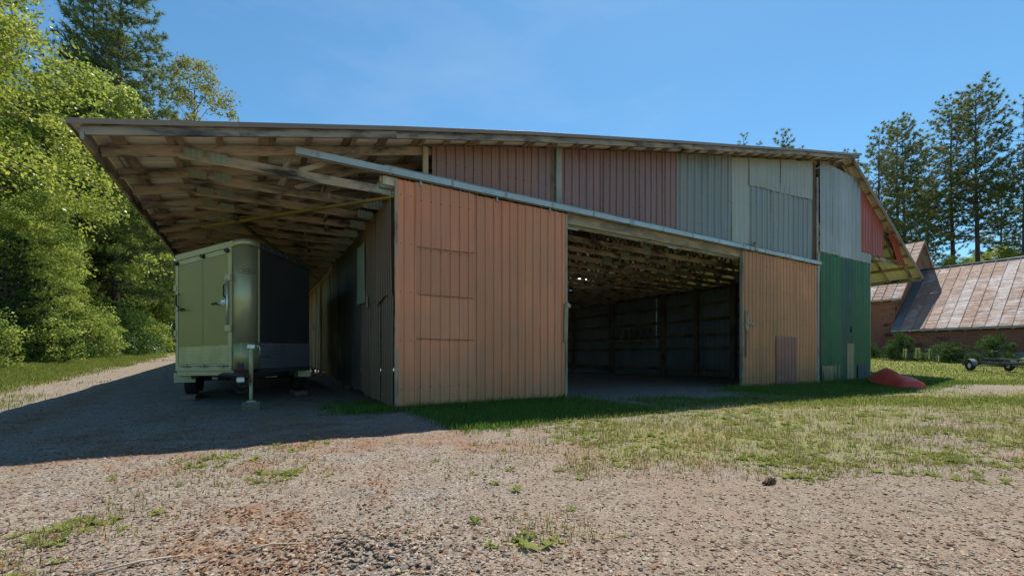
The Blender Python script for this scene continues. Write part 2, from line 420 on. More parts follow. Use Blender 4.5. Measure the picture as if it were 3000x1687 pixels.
M_darkbrown = painted_metal("dark_brown_metal", (.144, .072, .039), dirt=(.186, .130, .067), dirt_amt=.7)
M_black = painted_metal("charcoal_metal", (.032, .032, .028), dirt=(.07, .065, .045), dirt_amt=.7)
M_olive = painted_metal("olive_tan_metal", (.312, .258, .103), dirt=(.187, .156, .067), dirt_amt=.6)
M_palegreen = painted_metal("pale_grey_green_metal", (.22, .27, .22), dirt=(.16, .17, .12))
M_inner = painted_metal("bare_inner_metal", (.25, .28, .29), dirt=(.15, .14, .12), rough=.4, metal=.1)
M_roofwhite = painted_metal("pale_roof_underside", (.835, .797, .708), dirt=(.481, .380, .278), dirt_amt=.4, var=.08)
M_trim = painted_metal("beige_trim_metal", (.40, .30, .235), dirt=(.22, .13, .09))
M_track = painted_metal("galvanised_track", (.500, .540, .529), dirt=(.275, .264, .218), rough=.4, metal=.3, rust=.15)
M_plate = painted_metal("truss_plate_metal", (.486, .562, .486), dirt=(.270, .282, .216), rough=.45, metal=.35)
W_truss = wood("weathered_truss_wood", (.26, .225, .19), (.54, .475, .405), (.46, .33, .225), stain=(.05, .038, .03), stain_amt=1.0)
W_dark = wood("dark_weathered_fascia_wood", (.150, .132, .132), (.333, .290, .255), (.421, .333, .246), stain=(.039, .035, .042), stain_amt=.9)
W_purlin = wood("purlin_wood", (.286, .203, .143), (.470, .332, .226), stain_amt=.6)
W_grey = wood("grey_post_wood", (.20, .22, .21), (.36, .37, .34), (.40, .38, .32), stain_amt=.3)
W_white = wood("peeling_white_post_wood", (.38, .35, .29), (.52, .49, .42), (.30, .23, .16), stain=(.16, .10, .06), stain_amt=.7)
W_head = wood("header_beam_wood", (.34, .27, .18), (.45, .37, .26), (.42, .30, .18), stain=(.07, .055, .045), stain_amt=.6)
W_post = wood("dark_post_wood", (.15, .11, .078), (.26, .195, .14), stain_amt=.6)
W_brown = wood("reddish_brown_wood", (.10, .05, .028), (.20, .105, .06), stain_amt=.5)
W_lathe = wood("yellowed_strip_wood", (.26, .20, .075), (.38, .30, .12), (.33, .26, .10), stain_amt=.35)

barn = empty("barn", BO, BA)
tag(barn, 'long metal-clad pole barn with wide overhanging roof and patchwork wall panels', 'barn')

# roof line (s, z of the top skin) along the front, a little bowed with age
RP = [(-4.12, 3.825), (-2.37, 4.25), (-0.13, 4.795), (2.38, 5.37), (6.92, 6.33), (10.17, 6.99), (13.4, 7.66), (16.5, 8.27), (17.1, 8.42)]
RRIGHT = (24.05, 4.55); RD = -.25
RS = np.array([p[0] for p in RP] + [RRIGHT[0]]); RZ = np.array([p[1] for p in RP] + [RRIGHT[1]])
def roof(s): return float(np.interp(s, RS, RZ))
DEPTH = 21.0; OVER = -0.5

def sheet(name, s0, s1, zb, zt, mat, parent, period=.2, ribw=.035, ribh=.018, d=-.012, style='rib', side=False, jag=0.0, lean=0.0, phase=.5, s_at=0.0, seed=None, flip=1):
    """one upright sheet of profiled metal; zb and zt may be numbers or functions of the wall coordinate.
    On the front wall it faces -d; with side=True it stands in the plane s = s_at and faces -s (s0, s1 are then d)."""
    w = s1 - s0; xs = []
    if style == 'rib':
        x = -period * phase
        while x < w + period:
            for dx, y in ((-ribw * .5, 0), (-ribw * .22, ribh), (ribw * .22, ribh), (ribw * .5, 0)):
                xs.append((x + dx, y))
            m = x + period / 2
            xs += [(m - .02, 0), (m - .012, ribh * .22), (m + .012, ribh * .22), (m + .02, 0)]
            x += period
    else:
        n = int(w / period * 8) + 2
        xs = [(i * w / n, ribh * (0.5 + .5 * math.sin(2 * math.pi * (i * w / n) / period + phase * 6.28))) for i in range(n + 1)]
    def prof(x):
        return float(np.interp(x, [p[0] for p in xs], [p[1] for p in xs]))
    pts = [(x, y) for x, y in xs if 0.004 < x < w - .004]
    pts = [(0, prof(0))] + pts + [(w, prof(w))]
    rs = random.Random(seed if seed is not None else int((s0 * 977 + w * 131) * 10) + 7)
    f0 = zb if callable(zb) else (lambda s: zb); f1 = zt if callable(zt) else (lambda s: zt)
    rows = 5; v = []; ph = rs.uniform(0, 6)
    amp = .006
    for j in range(rows):
        t = j / (rows - 1)
        for (x, y) in pts:
            a = f0(s0 + x); b = f1(s0 + x)
            if jag and j == 0: a += jag * (.5 - vnoise(np.array([x * 4 + s0 * 3]), np.array([.3]), 5)[0])
            z = a + (b - a) * t
            yy = -y + amp * math.sin(ph + x * 2.1 + z * 1.3) + (.012 * math.sin(ph * 3 + x * 5) * (1 - t) ** 3 if j < 2 else 0)
            v.append((x + lean * (t - .5) * (b - a), yy, z))
    n = len(pts)
    f = [(j * n + i, j * n + i + 1, (j + 1) * n + i + 1, (j + 1) * n + i) for j in range(rows - 1) for i in range(n - 1)]
    me = bpy.data.meshes.new(name); me.from_pydata(v, [], f); me.update()
    if style != 'rib': me.polygons.foreach_set('use_smooth', [True] * len(me.polygons))
    if not side: return link(name, me, mat, parent, loc=(s0, d, 0))
    # local x -> +d ; local -y (outward) -> -s
    M = Matrix(((0, 1 * flip, 0, s_at + d * flip), (1, 0, 0, s0), (0, 0, 1, 0), (0, 0, 0, 1)))
    return link(name, me, mat, parent, M=M)

# ---- roof
roof_p = empty("roof", parent=barn)
tag(roof_p, 'roof of pale metal sheets over flat wooden purlins')
def roof_sheet(d0, d1, prof, mat=None):
    # corrugated along d, follows the roof line in s
    v = []; n = int((d1 - d0) / .0375) + 1
    xs = [d0 + (d1 - d0) * i / n for i in range(n + 1)]
    for (s, z) in prof:
        for i, x in enumerate(xs):
            v.append((s, x, z + (.014 if (i % 6) in (0, 1) else 0.0)))
    m = n + 1
    f = [(j * m + i, (j + 1) * m + i, (j + 1) * m + i + 1, j * m + i + 1) for j in range(len(prof) - 1) for i in range(n)]
    return pyd("roof_sheet", v, f, M_roofwhite, roof_p)
k = 0; dcur = OVER - .06
while dcur < DEPTH:
    d1 = min(dcur + .9, DEPTH)
    wob = .006 * ((k * 7) % 3)
    roof_sheet(dcur, d1 + .02, [(s, z + wob) for s, z in RP[:4]] ); roof_sheet(dcur, d1 + .02, [(s, z + wob + .004) for s, z in RP[3:]])
    roof_sheet(max(dcur, RD - .04), d1 + .02, [(17.1, 8.42 + wob), (20.0, float(np.interp(20.0, RS, RZ)) + wob), (RRIGHT[0] + .1, RRIGHT[1] - .055 + wob)])
    dcur = d1; k += 1
ps = [-3.75, -3.2, -2.62, -2.05, -1.42, -.85, -.25, .35, .95, 1.45, 2.1, 2.75, 3.4, 4.05, 4.5, 5.2, 5.75, 6.4, 7.0, 7.7, 8.3, 8.9, 9.6, 10.1, 10.8, 11.4, 12.0, 12.7, 13.3, 14.0, 14.6, 15.3, 15.9, 16.4]
for i, s in enumerate(ps):
    wd = .088 if i % 3 else .14
    sl = (roof(s + .1) - roof(s - .1)) / .2
    up = Vector((-sl, 0, 1)).normalized()
    beam("purlin", (s, OVER + .03, roof(s) - .024), (s, DEPTH - .1, roof(s) - .024), wd, .036, W_purlin, roof_p, up=up)
    if i % 2 == 1:   # sistered length at the front
        L = .9 + (i * 37 % 10) * .1
        beam("purlin", (s + .115, OVER + .05, roof(s + .115) - .024), (s + .115, OVER + L, roof(s + .115) - .024), .085, .036, W_purlin, roof_p, up=up)
sr = 17.4
while sr < 24.0:
    sl = (roof(sr + .1) - roof(sr - .1)) / .2; up = Vector((-sl, 0, 1)).normalized()
    beam("purlin", (sr, RD + .0, roof(sr) - .028), (sr, DEPTH - .1, roof(sr) - .028), .13, .036, W_purlin, roof_p, up=up)
    sr += .74
def along(name, s0, s1, dz, w, h, mat, d, parent):
    ss = [s0] + [float(x) for x in RS if s0 + .05 < x < s1 - .05] + [s1]
    for a, b in zip(ss[:-1], ss[1:]):
        beam(name, (a - .002, d, roof(a) + dz), (b + .002, d, roof(b) + dz), w, h, mat, parent)
# rake board and metal edge along the front
along("rake_board", -3.98, 17.05, -.092, .04, .118, W_dark, OVER, roof_p)
along("rake_trim", -4.13, 17.1, -.012, .012, .062, M_trim, OVER - .068, roof_p)
along("rake_trim", -4.13, 17.1, .022, .11, .006, M_trim, OVER - .02, roof_p)
along("rake_trim", 17.12, 24.12, -.02, .012, .07, M_trim, RD - .05, roof_p)
along("rake_board", 17.2, 24.0, -.085, .03, .09, W_purlin, RD - .025, roof_p)
beam("eave_board", (-4.0, OVER - .01, roof(-4.0) - .12), (-4.0, DEPTH, roof(-4.0) - .12), .04, .17, W_dark, roof_p)
beam("eave_board", (23.97, RD + .02, roof(23.97) - .13), (23.97, DEPTH, roof(23.97) - .13), .04, .18, W_truss, roof_p)
beam("eave_trim", (-4.125, OVER - .06, roof(-4.12) - .012), (-4.125, DEPTH, roof(-4.12) - .012), .012, .04, M_trim, roof_p)

# ---- trusses
plate_cache = {}
def plate(parent, s, d, z, w, h, ang=0.0):
    """ribbed metal connector plate on the face of a truss"""
    key = (round(w, 2), round(h, 2)); me = plate_cache.get(key)
    if me is None:
        n = max(4, int(w / .032)); v = []; f = []
        for i in range(n + 1):
            x = -w / 2 + w * i / n; y = -.003 - (.006 if i % 2 else 0)
            v += [(x, y, -h / 2), (x, y, h / 2)]
        f = [(2 * i, 2 * i + 2, 2 * i + 3, 2 * i + 1) for i in range(n)]
        me = bpy.data.meshes.new("connector_plate"); me.from_pydata(v, [], f); me.update(); me.materials.append(M_plate)
        plate_cache[key] = me
    return link("connector_plate", me, M_plate, parent, loc=(s, d - .0195, z), rot=(0, -ang, 0))
rt = random.Random(11)
ZB = 3.95
def tz(s): return roof(s) - .049 - .072
web_nodes = [((.55, 'b'), (.55, 't')), ((.7, 'b'), (2.5, 't')), ((4.0, 'b'), (2.5, 't')), ((4.1, 'b'), (5.9, 't')), ((7.4, 'b'), (5.9, 't')),
             ((7.5, 'b'), (9.3, 't')), ((10.8, 'b'), (9.3, 't')), ((10.9, 'b'), (12.8, 't')), ((14.3, 'b'), (12.8, 't')), ((14.4, 'b'), (16.4, 't'))]
td = .07; ti = 0
while td < DEPTH - .3:
    tr = empty("truss", parent=barn)
    j = lambda a=.012: rt.uniform(-a, a)
    dz0 = j(.015)
    ss = [-3.96 + j(.02), -.13, 2.38, 6.92, 10.17, 13.4, 16.58]
    beam("top_chord", (ss[0], td, tz(ss[0]) + dz0), (1.35, td, tz(1.35)), .038, .15, W_truss, tr)
    for a, b in ((1.352, 6.4), (6.402, 11.4), (11.402, 16.58)):
        beam("top_chord", (a, td, tz(a)), (b, td, tz(b)), .038, .14, W_truss, tr)
    db = td + .003
    beam("bottom_chord", (-3.16 + j(.04), db, ZB - .03 + j()), (2.9, db, ZB + .02 + j()), .034, .15, W_truss, tr)
    beam("bottom_chord", (2.902, db, ZB + .015), (9.1, db, ZB + j()), .034, .14, W_truss, tr)
    beam("bottom_chord", (9.102, db, ZB), (15.15, db, ZB + j()), .034, .14, W_truss, tr)
    for (a, b) in web_nodes:
        za = ZB + .06 if a[1] == 'b' else tz(a[0]); zb_ = tz(b[0]) - .05
        beam("web", (a[0], db + .002, za), (b[0], db + .002, zb_), .03, .09, W_truss, tr)
    beam("web", (-1.75 + j(.05), db + .002, ZB + .05), (-1.68, db + .002, tz(-1.7) - .05), .03, .1, W_truss, tr)
    beam("web", (-1.55, db + .002, ZB + .05), (-.55, db + .002, tz(-.55) - .05), .03, .085, W_truss, tr)
    plate(tr, -2.95 + j(.03), td, ZB - .01 + j(), .25, .125, .03); plate(tr, -2.62 + j(.03), td, ZB - .005 + j(), .24, .13, .03)
    plate(tr, -.16, td, ZB + .02, .3, .16)
    if ti < 16:
        for bs in (.6, 4.05, 7.45, 10.85, 14.35): plate(tr, bs + j(.05), td, ZB + .03, .32, .24)
        for bs in (2.9, 9.1): plate(tr, bs, td, ZB, .3, .13)
    # right-hand half: rafter down to the eave and a raised tie
    beam("top_chord", (17.12, td, tz(17.12)), (23.9, td, tz(23.9)), .038, .14, W_truss, tr)
    beam("bottom_chord", (15.4, td, 5.04), (23.5, td, 5.04), .036, .14, W_truss, tr) if ti % 3 == 0 else None
    if ti == 0:
        beam("web", (23.45, td - .002, 5.02), (24.0, td - .002, 4.38), .034, .12, W_truss, tr)
        beam("web", (20.35, td + .002, 5.0), (20.35, td + .002, tz(20.35)), .03, .1, W_truss, tr)
        beam("web", (18.1, td + .002, tz(18.1) - .1), (16.2, td + .002, 6.9), .03, .1, W_truss, tr)
        beam("web", (21.9, td + .002, 5.0), (20.9, td + .002, tz(20.9)), .03, .1, W_truss, tr)
    td += .82 + rt.uniform(-.05, .05); ti += 1
# short blocks and braces between the chords
for i in range(9):
    sB = -1.1 + .12 * ((i * 5) % 4); dB = .07 + .82 * i
    beam("truss_block", (sB, dB + .03, ZB + .02), (sB, dB + .8, ZB + .02), .04, .1, W_truss, barn)
beam("diagonal_brace", (.05, .0, 3.86), (-3.14, 3.84, 3.80), .085, .04, W_lathe, barn)
beam("diagonal_brace", (-2.6, 2.7, 3.82), (-.2, 9.6, 3.80), .09, .04, W_dark, barn)
beam("diagonal_brace", (-.1, 8.2, 3.80), (-1.9, 10.9, 3.80), .09, .04, W_head, barn)

# ---- front wall, upper panels
fw = empty("front_wall", parent=barn)
tag(fw, 'patchwork front wall of brown, grey, cream, red and green metal sheets')
top = lambda off=.06: (lambda s: roof(s) - off)
zt0 = 4.22
def up_sheets(edges, mat, zb=zt0, zt=None, **kw):
    for i, (a, b) in enumerate(zip(edges[:-1], edges[1:])):
        sheet("wall_panel", a, b + .012, zb, zt or top(), mat[i] if isinstance(mat, list) else mat, fw, d=-.012 - .006 * (i % 2), **kw)
up_sheets([.69, 1.86, 3.01], M_brown, period=.192, ribw=.036, ribh=.034)
up_sheets([3.01, 3.40], M_plum, period=.192, ribw=.036, ribh=.034)
up_sheets([3.70, 4.85, 6.05, 7.0, 7.56], M_plum, period=.21, ribw=.036, ribh=.034)
up_sheets([7.56, 8.75, 9.99], M_bluegrey, period=.305, ribw=.085, ribh=.036)
sheet("wall_panel", 9.99, 10.86, zt0, top(.1), M_cream, fw, period=.24, style='sin', ribh=.014, d=-.028)
zr = lambda s: 6.21 + (s - 10.87) * .056
for a, b, ln, off in ((10.84, 11.72, .01, .10), (11.70, 12.53, .012, .12), (12.60, 13.52, .02, .11), (13.50, 14.64, .006, .14)):
    sheet("wall_panel", a, b, lambda s: zr(s), top(off), M_cream, fw, period=.23, style='sin', ribh=.016, d=-.05, lean=ln, jag=.06)
up_sheets([10.85, 12.1, 13.35, 14.66], M_bluegrey, period=.3, ribw=.085, ribh=.036, zt=lambda s: zr(s) + .25)
# timbers showing between the panels
beam("wall_post", (3.62, -.03, 4.2), (3.62, -.03, roof(3.62) - .05), .14, .045, W_grey, fw, up=(0, 1, 0))
beam("wall_post", (3.49, .03, 4.2), (3.49, .03, roof(3.49) - .06), .12, .05, W_post, fw, up=(0, 1, 0))
beam("wall_post", (.56, -.015, 4.2), (.56, -.015, roof(.56) - .09), .1, .04, W_truss, fw, up=(0, 1, 0))
beam("wall_post", (14.86, .02, 0.0), (14.86, .02, 7.8), .26, .05, W_brown, fw, up=(0, 1, 0))
beam("wall_post", (15.02, -.045, .02), (15.05, -.045, 4.62), .17, .05, W_white, fw, up=(0, 1, 0))
beam("wall_post", (15.02, -.03, 4.63), (15.02, -.03, 7.3), .1, .045, W_grey, fw, up=(0, 1, 0))
beam("wall_post", (15.12, -.09, .3), (15.12, -.09, 3.6), .03, .02, W_brown, fw, up=(0, 1, 0))
beam("corner_post", (19.22, -.02, 0.0), (19.22, -.02, 5.0), .13, .07, W_white, fw, up=(0, 1, 0))
# right part: pale ribbed sheets, red gable sheets and the green sheets below
zg = lambda s: 4.69
tg = lambda s: float(np.interp(s, [15.1, 16.6, 18.27], [7.93, 7.9, 7.85])) if s < 18.28 else 5.1
e = [15.14, 16.05, 16.6, 17.45, 18.28]
for i, (a, b) in enumerate(zip(e[:-1], e[1:])):
    sheet("wall_panel", a, b + .012, zg, lambda s: min(tg(s), roof(s) - .06), M_galv, fw, period=.3, style='sin', ribh=.034, d=-.055 - .006 * (i % 2))
sheet("wall_panel", 18.28, 19.30, zg, 5.06, M_galv, fw, period=.3, style='sin', ribh=.034, d=-.05)
for a, b in ((18.29, 19.4), (19.4, 20.5)):
    sheet("wall_panel", a, b, lambda s: 5.09, lambda s: roof(s) - .06, M_red, fw, period=.24, ribw=.05, ribh=.022, d=-.03)
for a, b, z0 in ((21.5, 22.2, 5.13), (22.2, 22.75, 5.05), (22.75, 23.3, 5.02)):
    sheet("wall_panel", a, b, z0, lambda s: max(z0 + .05, roof(s) - .06 - .1 * (s > 22.2)), M_red, fw, period=.24, ribw=.05, ribh=.022, d=-.03)
hp = sheet("hanging_panel", 21.12, 22.02, 4.93, lambda s: roof(s - .7) - .16, M_red, fw, period=.24, ribw=.05, ribh=.03, d=-.13, lean=-.86)
tag(hp, 'loose red sheet hanging aslant below the gable')
for i, (a, b, m) in enumerate(((15.2, 16.0, M_green), (15.99, 16.72, M_green), (16.71, 17.2, M_teal), (17.19, 17.75, M_teal), (17.74, 18.45, M_green), (18.44, 19.16, M_green))):
    sheet("wall_panel", a, b, .1, 4.66 + .0 * i, m, fw, period=.27, style='sin', ribh=.034, d=-.04 - .007 * (i % 2), jag=.08)
sheet("patch_panel", 15.25, 16.68, .06, .62, M_tan, fw, period=.27, style='sin', ribh=.034, d=-.064, jag=.06)
sheet("patch_panel", 17.15, 17.78, .1, 1.45, M_tan, fw, period=.27, style='sin', ribh=.034, d=-.066, jag=.06)
sheet("patch_panel", 18.05, 19.17, .03, .62, M_blue, fw, period=.27, style='sin', ribh=.034, d=-.07, jag=.05)
box("hasp", (17.52, -.1, 1.98), (.09, .05, .22), M_black, fw, .008)
box("sill_board", (17.1, -.03, .07), (4.2, .05, .13), W_post, fw)

# ---- door track and header
trk = empty("door_track", parent=barn)
bm = bmesh.new()
bbox(bm, (6.68, -.2, 4.215), (16.6, .008, .1)); bbox(bm, (6.68, -.16, 4.268), (16.6, .088, .006)); bbox(bm, (6.68, -.115, 4.215), (16.6, .006, .1))
bm_obj("rail", bm, M_track, trk)
for i in range(15):
    s = -1.3 + i * 1.16
    box("bracket", (s, -.163, 4.22), (.05, .098, .118), M_track, trk, .004)
beam("flashing_board", (-.22, -.075, 4.31), (14.98, -.075, 4.31), .09, .05, W_grey, trk)
box("end_block", (10.95, -.19, 4.3), (.14, .09, .26), W_white, trk, .006)
beam("header_beam", (-.28, .0, 4.06), (3.86, .0, 4.06), .045, .2, W_head, barn)
beam("header_beam", (3.862, -.01, 4.07), (7.3, -.01, 4.07), .06, .25, W_head, barn)
beam("header_beam", (7.302, -.006, 4.07), (10.75, -.006, 4.07), .06, .25, W_head, barn)
beam("header_beam", (3.8, .05, 3.93), (10.7, .05, 3.93), .05, .045, W_head, barn)
beam("header_beam", (10.752, .0, 4.07), (14.8, .0, 4.07), .045, .2, W_head, barn)
box("flashing_end", (-.1, -.04, 4.09), (.26, .02, .15), M_roofwhite, barn, .004)

# ---- big sliding door (left)
dl = empty("sliding_door", parent=barn)
tag(dl, 'wide terracotta sliding door hanging open on the track')
dx0, dx1 = -.03, 3.74
for a, b in ((dx0, .345), (1.5, 2.64), (2.632, dx1)):
    sheet("door_panel", a, b, .09, 4.13, M_terra, dl, period=.19, ribw=.034, ribh=.034, d=-.1 - .005 * (a > 2), jag=.02, phase=.1 if a < 0 else .6)
for i, (z0, z1) in enumerate(((2.95, 4.13), (2.09, 2.98), (1.28, 2.115), (.09, 1.31))):   # second bay: four overlapped lengths
    sl = (.0, -.0, .0, .0)[i]
    sheet("door_panel", .338, 1.508, z0, z1, M_terra, dl, period=.19, ribw=.034, ribh=.034, d=-.103 - .010 * (3 - i), jag=.016, phase=.45)
for i_, (zz, sl_) in enumerate(((2.965, -.02), (2.10, .0), (1.295, .01))):  # thin dark strips drawn as the shadow lines under the sheet laps
    bq = box("lap_shadow_strip", (.925, -.158 + .008 * i_, zz), (1.14, .010, .011), M_darkbrown, dl, .003); bq.rotation_euler = (0, sl_, 0)
for zz in (.14, 1.35, 2.7, 4.02): beam("door_rail", (dx0 + .02, -.055, zz), (dx1, -.055, zz), .04, .13, W_truss, dl)
beam("door_stile", (dx0 + .03, -.06, .08), (dx0 + .03, -.06, 4.1), .05, .08, W_truss, dl, up=(0, 1, 0))
beam("door_stile", (dx1 + .03, -.075, .05), (dx1 + .03, -.075, 4.12), .06, .1, W_head, dl, up=(0, 1, 0))
beam("bottom_board", (2.35, -.075, .075), (dx1 + .06, -.075, .075), .045, .13, W_brown, dl)
beam("bottom_board", (dx0, -.085, .02), (.32, -.085, .02), .06, .14, W_brown, dl)
beam("door_handle", (dx1 - .02, -.15, 1.28), (dx1 - .0, -.15, 2.12), .09, .045, W_head, dl, up=(0, 1, 0))
box("latch", (dx1 + .04, -.175, 2.1), (.12, .03, .08), M_galv, dl, .006, rot=(0, .6, 0))
for s in (.42, 2.0, 3.3): box("hanger", (s, -.15, 4.13), (.04, .03, .13), M_track, dl, .004)
# ---- narrower sliding door (right)
dr = empty("sliding_door", parent=barn)
tag(dr, 'tan brown sliding door with a dusky pink patch near its foot')
dj = 10.44
for a, b, m in ((dj, 11.4, M_tanbrown), (11.392, 12.4, M_tanbrown), (12.392, 13.4, M_tanbrown), (13.392, 14.84, M_tanbrown)):
    sheet("door_panel", a, b, .02, 4.14, m, dr, period=.2, ribw=.055, ribh=.03, d=-.1 - .006 * (int(a * 2) % 2), jag=.05)
sheet("patch_panel", 12.2, 13.42, .01, 1.6, M_pinkbrown, dr, period=.2, ribw=.055, ribh=.03, d=-.132, jag=.05, lean=-.012)
for zz in (.14, 1.35, 2.7, 4.02): beam("door_rail", (dj + .04, -.055, zz), (14.82, -.055, zz), .04, .13, W_truss, dr)
beam("door_stile", (dj - .02, -.07, .02), (dj - .02, -.07, 4.1), .06, .1, W_head, dr, up=(0, 1, 0))
beam("door_handle", (dj + .12, -.15, 1.75), (dj + .12, -.15, 2.33), .14, .04, W_truss, dr, up=(0, 1, 0))
beam("door_handle", (dj + .08, -.14, .95), (dj + .1, -.14, 1.74), .05, .03, W_post, dr, up=(0, 1, 0))
box("latch", (dj + .3, -.18, 1.93), (.42, .02, .055), M_cream, dr, .006, rot=(0, .06, 0))
beam("bottom_board", (dj, -.085, .05), (11.3, -.085, .05), .05, .1, W_brown, dr)

# ---- left side wall under the overhang (plane s = 0)
sw = empty("side_wall", parent=barn)
tag(sw, 'dark side wall of brown and charcoal metal sheets under the overhang')
def sg(d): return .036 * max(0, d - .6) + .06
rs_ = random.Random(5)
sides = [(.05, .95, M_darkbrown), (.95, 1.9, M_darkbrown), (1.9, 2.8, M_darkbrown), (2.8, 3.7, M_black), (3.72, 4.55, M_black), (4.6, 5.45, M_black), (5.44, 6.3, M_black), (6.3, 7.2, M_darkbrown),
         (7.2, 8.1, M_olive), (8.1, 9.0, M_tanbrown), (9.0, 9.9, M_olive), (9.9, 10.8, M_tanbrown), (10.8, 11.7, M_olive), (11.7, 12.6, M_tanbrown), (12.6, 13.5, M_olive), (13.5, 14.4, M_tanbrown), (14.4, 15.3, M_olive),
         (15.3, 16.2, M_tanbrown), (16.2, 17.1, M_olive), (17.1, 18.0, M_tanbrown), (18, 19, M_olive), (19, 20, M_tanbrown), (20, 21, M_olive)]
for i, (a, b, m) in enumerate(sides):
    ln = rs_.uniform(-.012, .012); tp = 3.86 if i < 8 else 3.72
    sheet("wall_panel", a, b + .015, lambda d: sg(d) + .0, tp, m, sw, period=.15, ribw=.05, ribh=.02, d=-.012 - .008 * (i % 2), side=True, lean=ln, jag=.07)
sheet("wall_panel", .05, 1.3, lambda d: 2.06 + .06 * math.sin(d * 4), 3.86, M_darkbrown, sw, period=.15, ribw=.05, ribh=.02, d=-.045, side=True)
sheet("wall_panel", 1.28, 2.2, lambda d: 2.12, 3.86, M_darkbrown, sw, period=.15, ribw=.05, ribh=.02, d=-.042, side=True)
sheet("patch_panel", 2.18, 2.95, lambda d: 2.18, 3.5, M_palegreen, sw, period=.15, ribw=.05, ribh=.02, d=-.075, side=True)
sheet("patch_panel", 7.35, 8.0, lambda d: .8, 3.6, M_palegreen, sw, period=.15, ribw=.05, ribh=.02, d=-.06, side=True, lean=.1)
pb = box("leaning_board", (-.13, 9.85, 1.98), (.02, .42, 3.25), M_cream, sw, .003, rot=(0, R_(1.5), 0))
beam("plate_beam", (-.03, 7.0, 3.76), (-.03, DEPTH, 3.74), .05, .14, W_head, sw)
for dp in (1.95, 7.9, 12.0):
    b_ = box("outlet_cover", (-.075, dp, 2.15 + .0 * dp), (.03, .11, .26), M_cream, sw, .008)
for i, dp in enumerate((0.12, 2.9, 5.7, 8.5, 11.3, 14.1, 16.9, 19.7)):
    beam("wall_post", (.14, dp, 0), (.14, dp, 4.0), .14, .14, W_post, sw, up=(0, 1, 0))
for zz in (.5, 1.4, 2.3, 3.2): beam("girt", (.05, .2, zz), (.05, DEPTH, zz), .04, .13, W_post, sw)

# ---- inside: partition on the right, back wall, shelves
iw = empty("inner_wall", parent=barn)
tag(iw, 'inner wall of posts, rails and bare metal sheets behind the opening')
SI = 15.3
x = .25; i = 0
while x < DEPTH - .5:
    gap = .018 if i % 3 == 1 else -.01
    sheet("wall_panel", x, x + .9 - gap, .06, 4.02, M_inner, iw, period=.22, ribw=.05, ribh=.022, d=.0, side=True, s_at=SI + .06, seed=i, flip=1, jag=.05)
    x += .9; i += 1
for i, dp in enumerate((.5, 3.2, 5.0, 6.85, 10.4, 13.9, 17.4, 20.6)):
    beam("wall_post", (SI - .12, dp, 0), (SI - .12, dp, 4.1), .2, .2, W_post, iw, up=(0, 1, 0))
for zz in (.35, 1.3, 1.9, 2.6, 3.3, 3.95): beam("girt", (SI - .005, .3, zz), (SI - .005, DEPTH - .4, zz), .05, .14, W_post, iw)
beam("shelf_edge", (SI - .5, 7.0, 1.75), (SI - .5, 10.3, 1.75), .05, .1, W_head, iw)
for q in range(6): beam("stored_board", (SI - .42, 7.3 + q * .42, 1.82), (SI - .06, 7.75 + q * .42, 2.35), .12, .03, W_post, iw)
bw = empty("back_wall", parent=barn)
x = 0.0; i = 0
while x < 15.2:
    sheet("wall_panel", x, min(x + .9, 15.2) - (.015 if i % 4 == 2 else -.01), .12, 4.2, M_inner, bw, period=.22, ribw=.05, ribh=.022, d=DEPTH - .12 + .004 * (i % 2))
    x += .9; i += 1
for zz in (.5, 1.6, 2.7, 3.8): beam("girt", (.3, DEPTH - .22, zz), (15.2, DEPTH - .22, zz), .05, .13, W_post, bw)
for q in (3.0, 6.1, 9.2, 12.3): beam("wall_post", (q, DEPTH - .32, 0), (q, DEPTH - .32, 4.0), .15, .15, W_post, bw, up=(0, 1, 0))
# outer right-hand wall of the barn
rw = empty("far_wall", parent=barn)
x = .02; i = 0
while x < DEPTH - .3:
    sheet("wall_panel", x, x + .91, .1, 4.7, M_green if i % 3 else M_galv, rw, period=.27, style='sin', ribh=.03, d=0, side=True, s_at=19.28, flip=1, jag=.05)
    x += .9; i += 1

# ---- lit twin lamp hanging under the trusses
def emis(name, col, st):
    t = NT(name); e = t.node('ShaderNodeEmission', {'Color': col, 'Strength': st}); t.l.new(e.outputs[0], t.out.inputs[0]); return t.m
lamp = empty("hanging_lamp", W(9.3, 6.0, 4.28), BA)
tag(lamp, 'small twin work lamp glowing white under the roof trusses', 'lamp')
M_lampw = simple("lamp_enamel", (.55, .53, .48), .4); M_bulb = emis("lamp_bulb_glow", (1, .95, .85), 14.0)
tube("stem", [(0, 0, 0), (0, 0, .35)], .02, M_lampw, lamp)
box("mount", (0, 0, 0), (.34, .1, .05), M_lampw, lamp, .01)
for sx in (-1, 1):
    bm = bmesh.new(); tube_bm(bm, [(sx * .13, 0, -.02), (sx * .15, -.04, -.08), (sx * .19, -.1, -.15)], [.03, .05, .085], 10, False)
    bm_obj("shade", bm, M_lampw, lamp, smooth=True)
    bm = bmesh.new(); bmesh.ops.create_icosphere(bm, subdivisions=2, radius=.05); bm_obj("bulb", bm, M_bulb, lamp, (sx * .19, -.1, -.14), smooth=True)

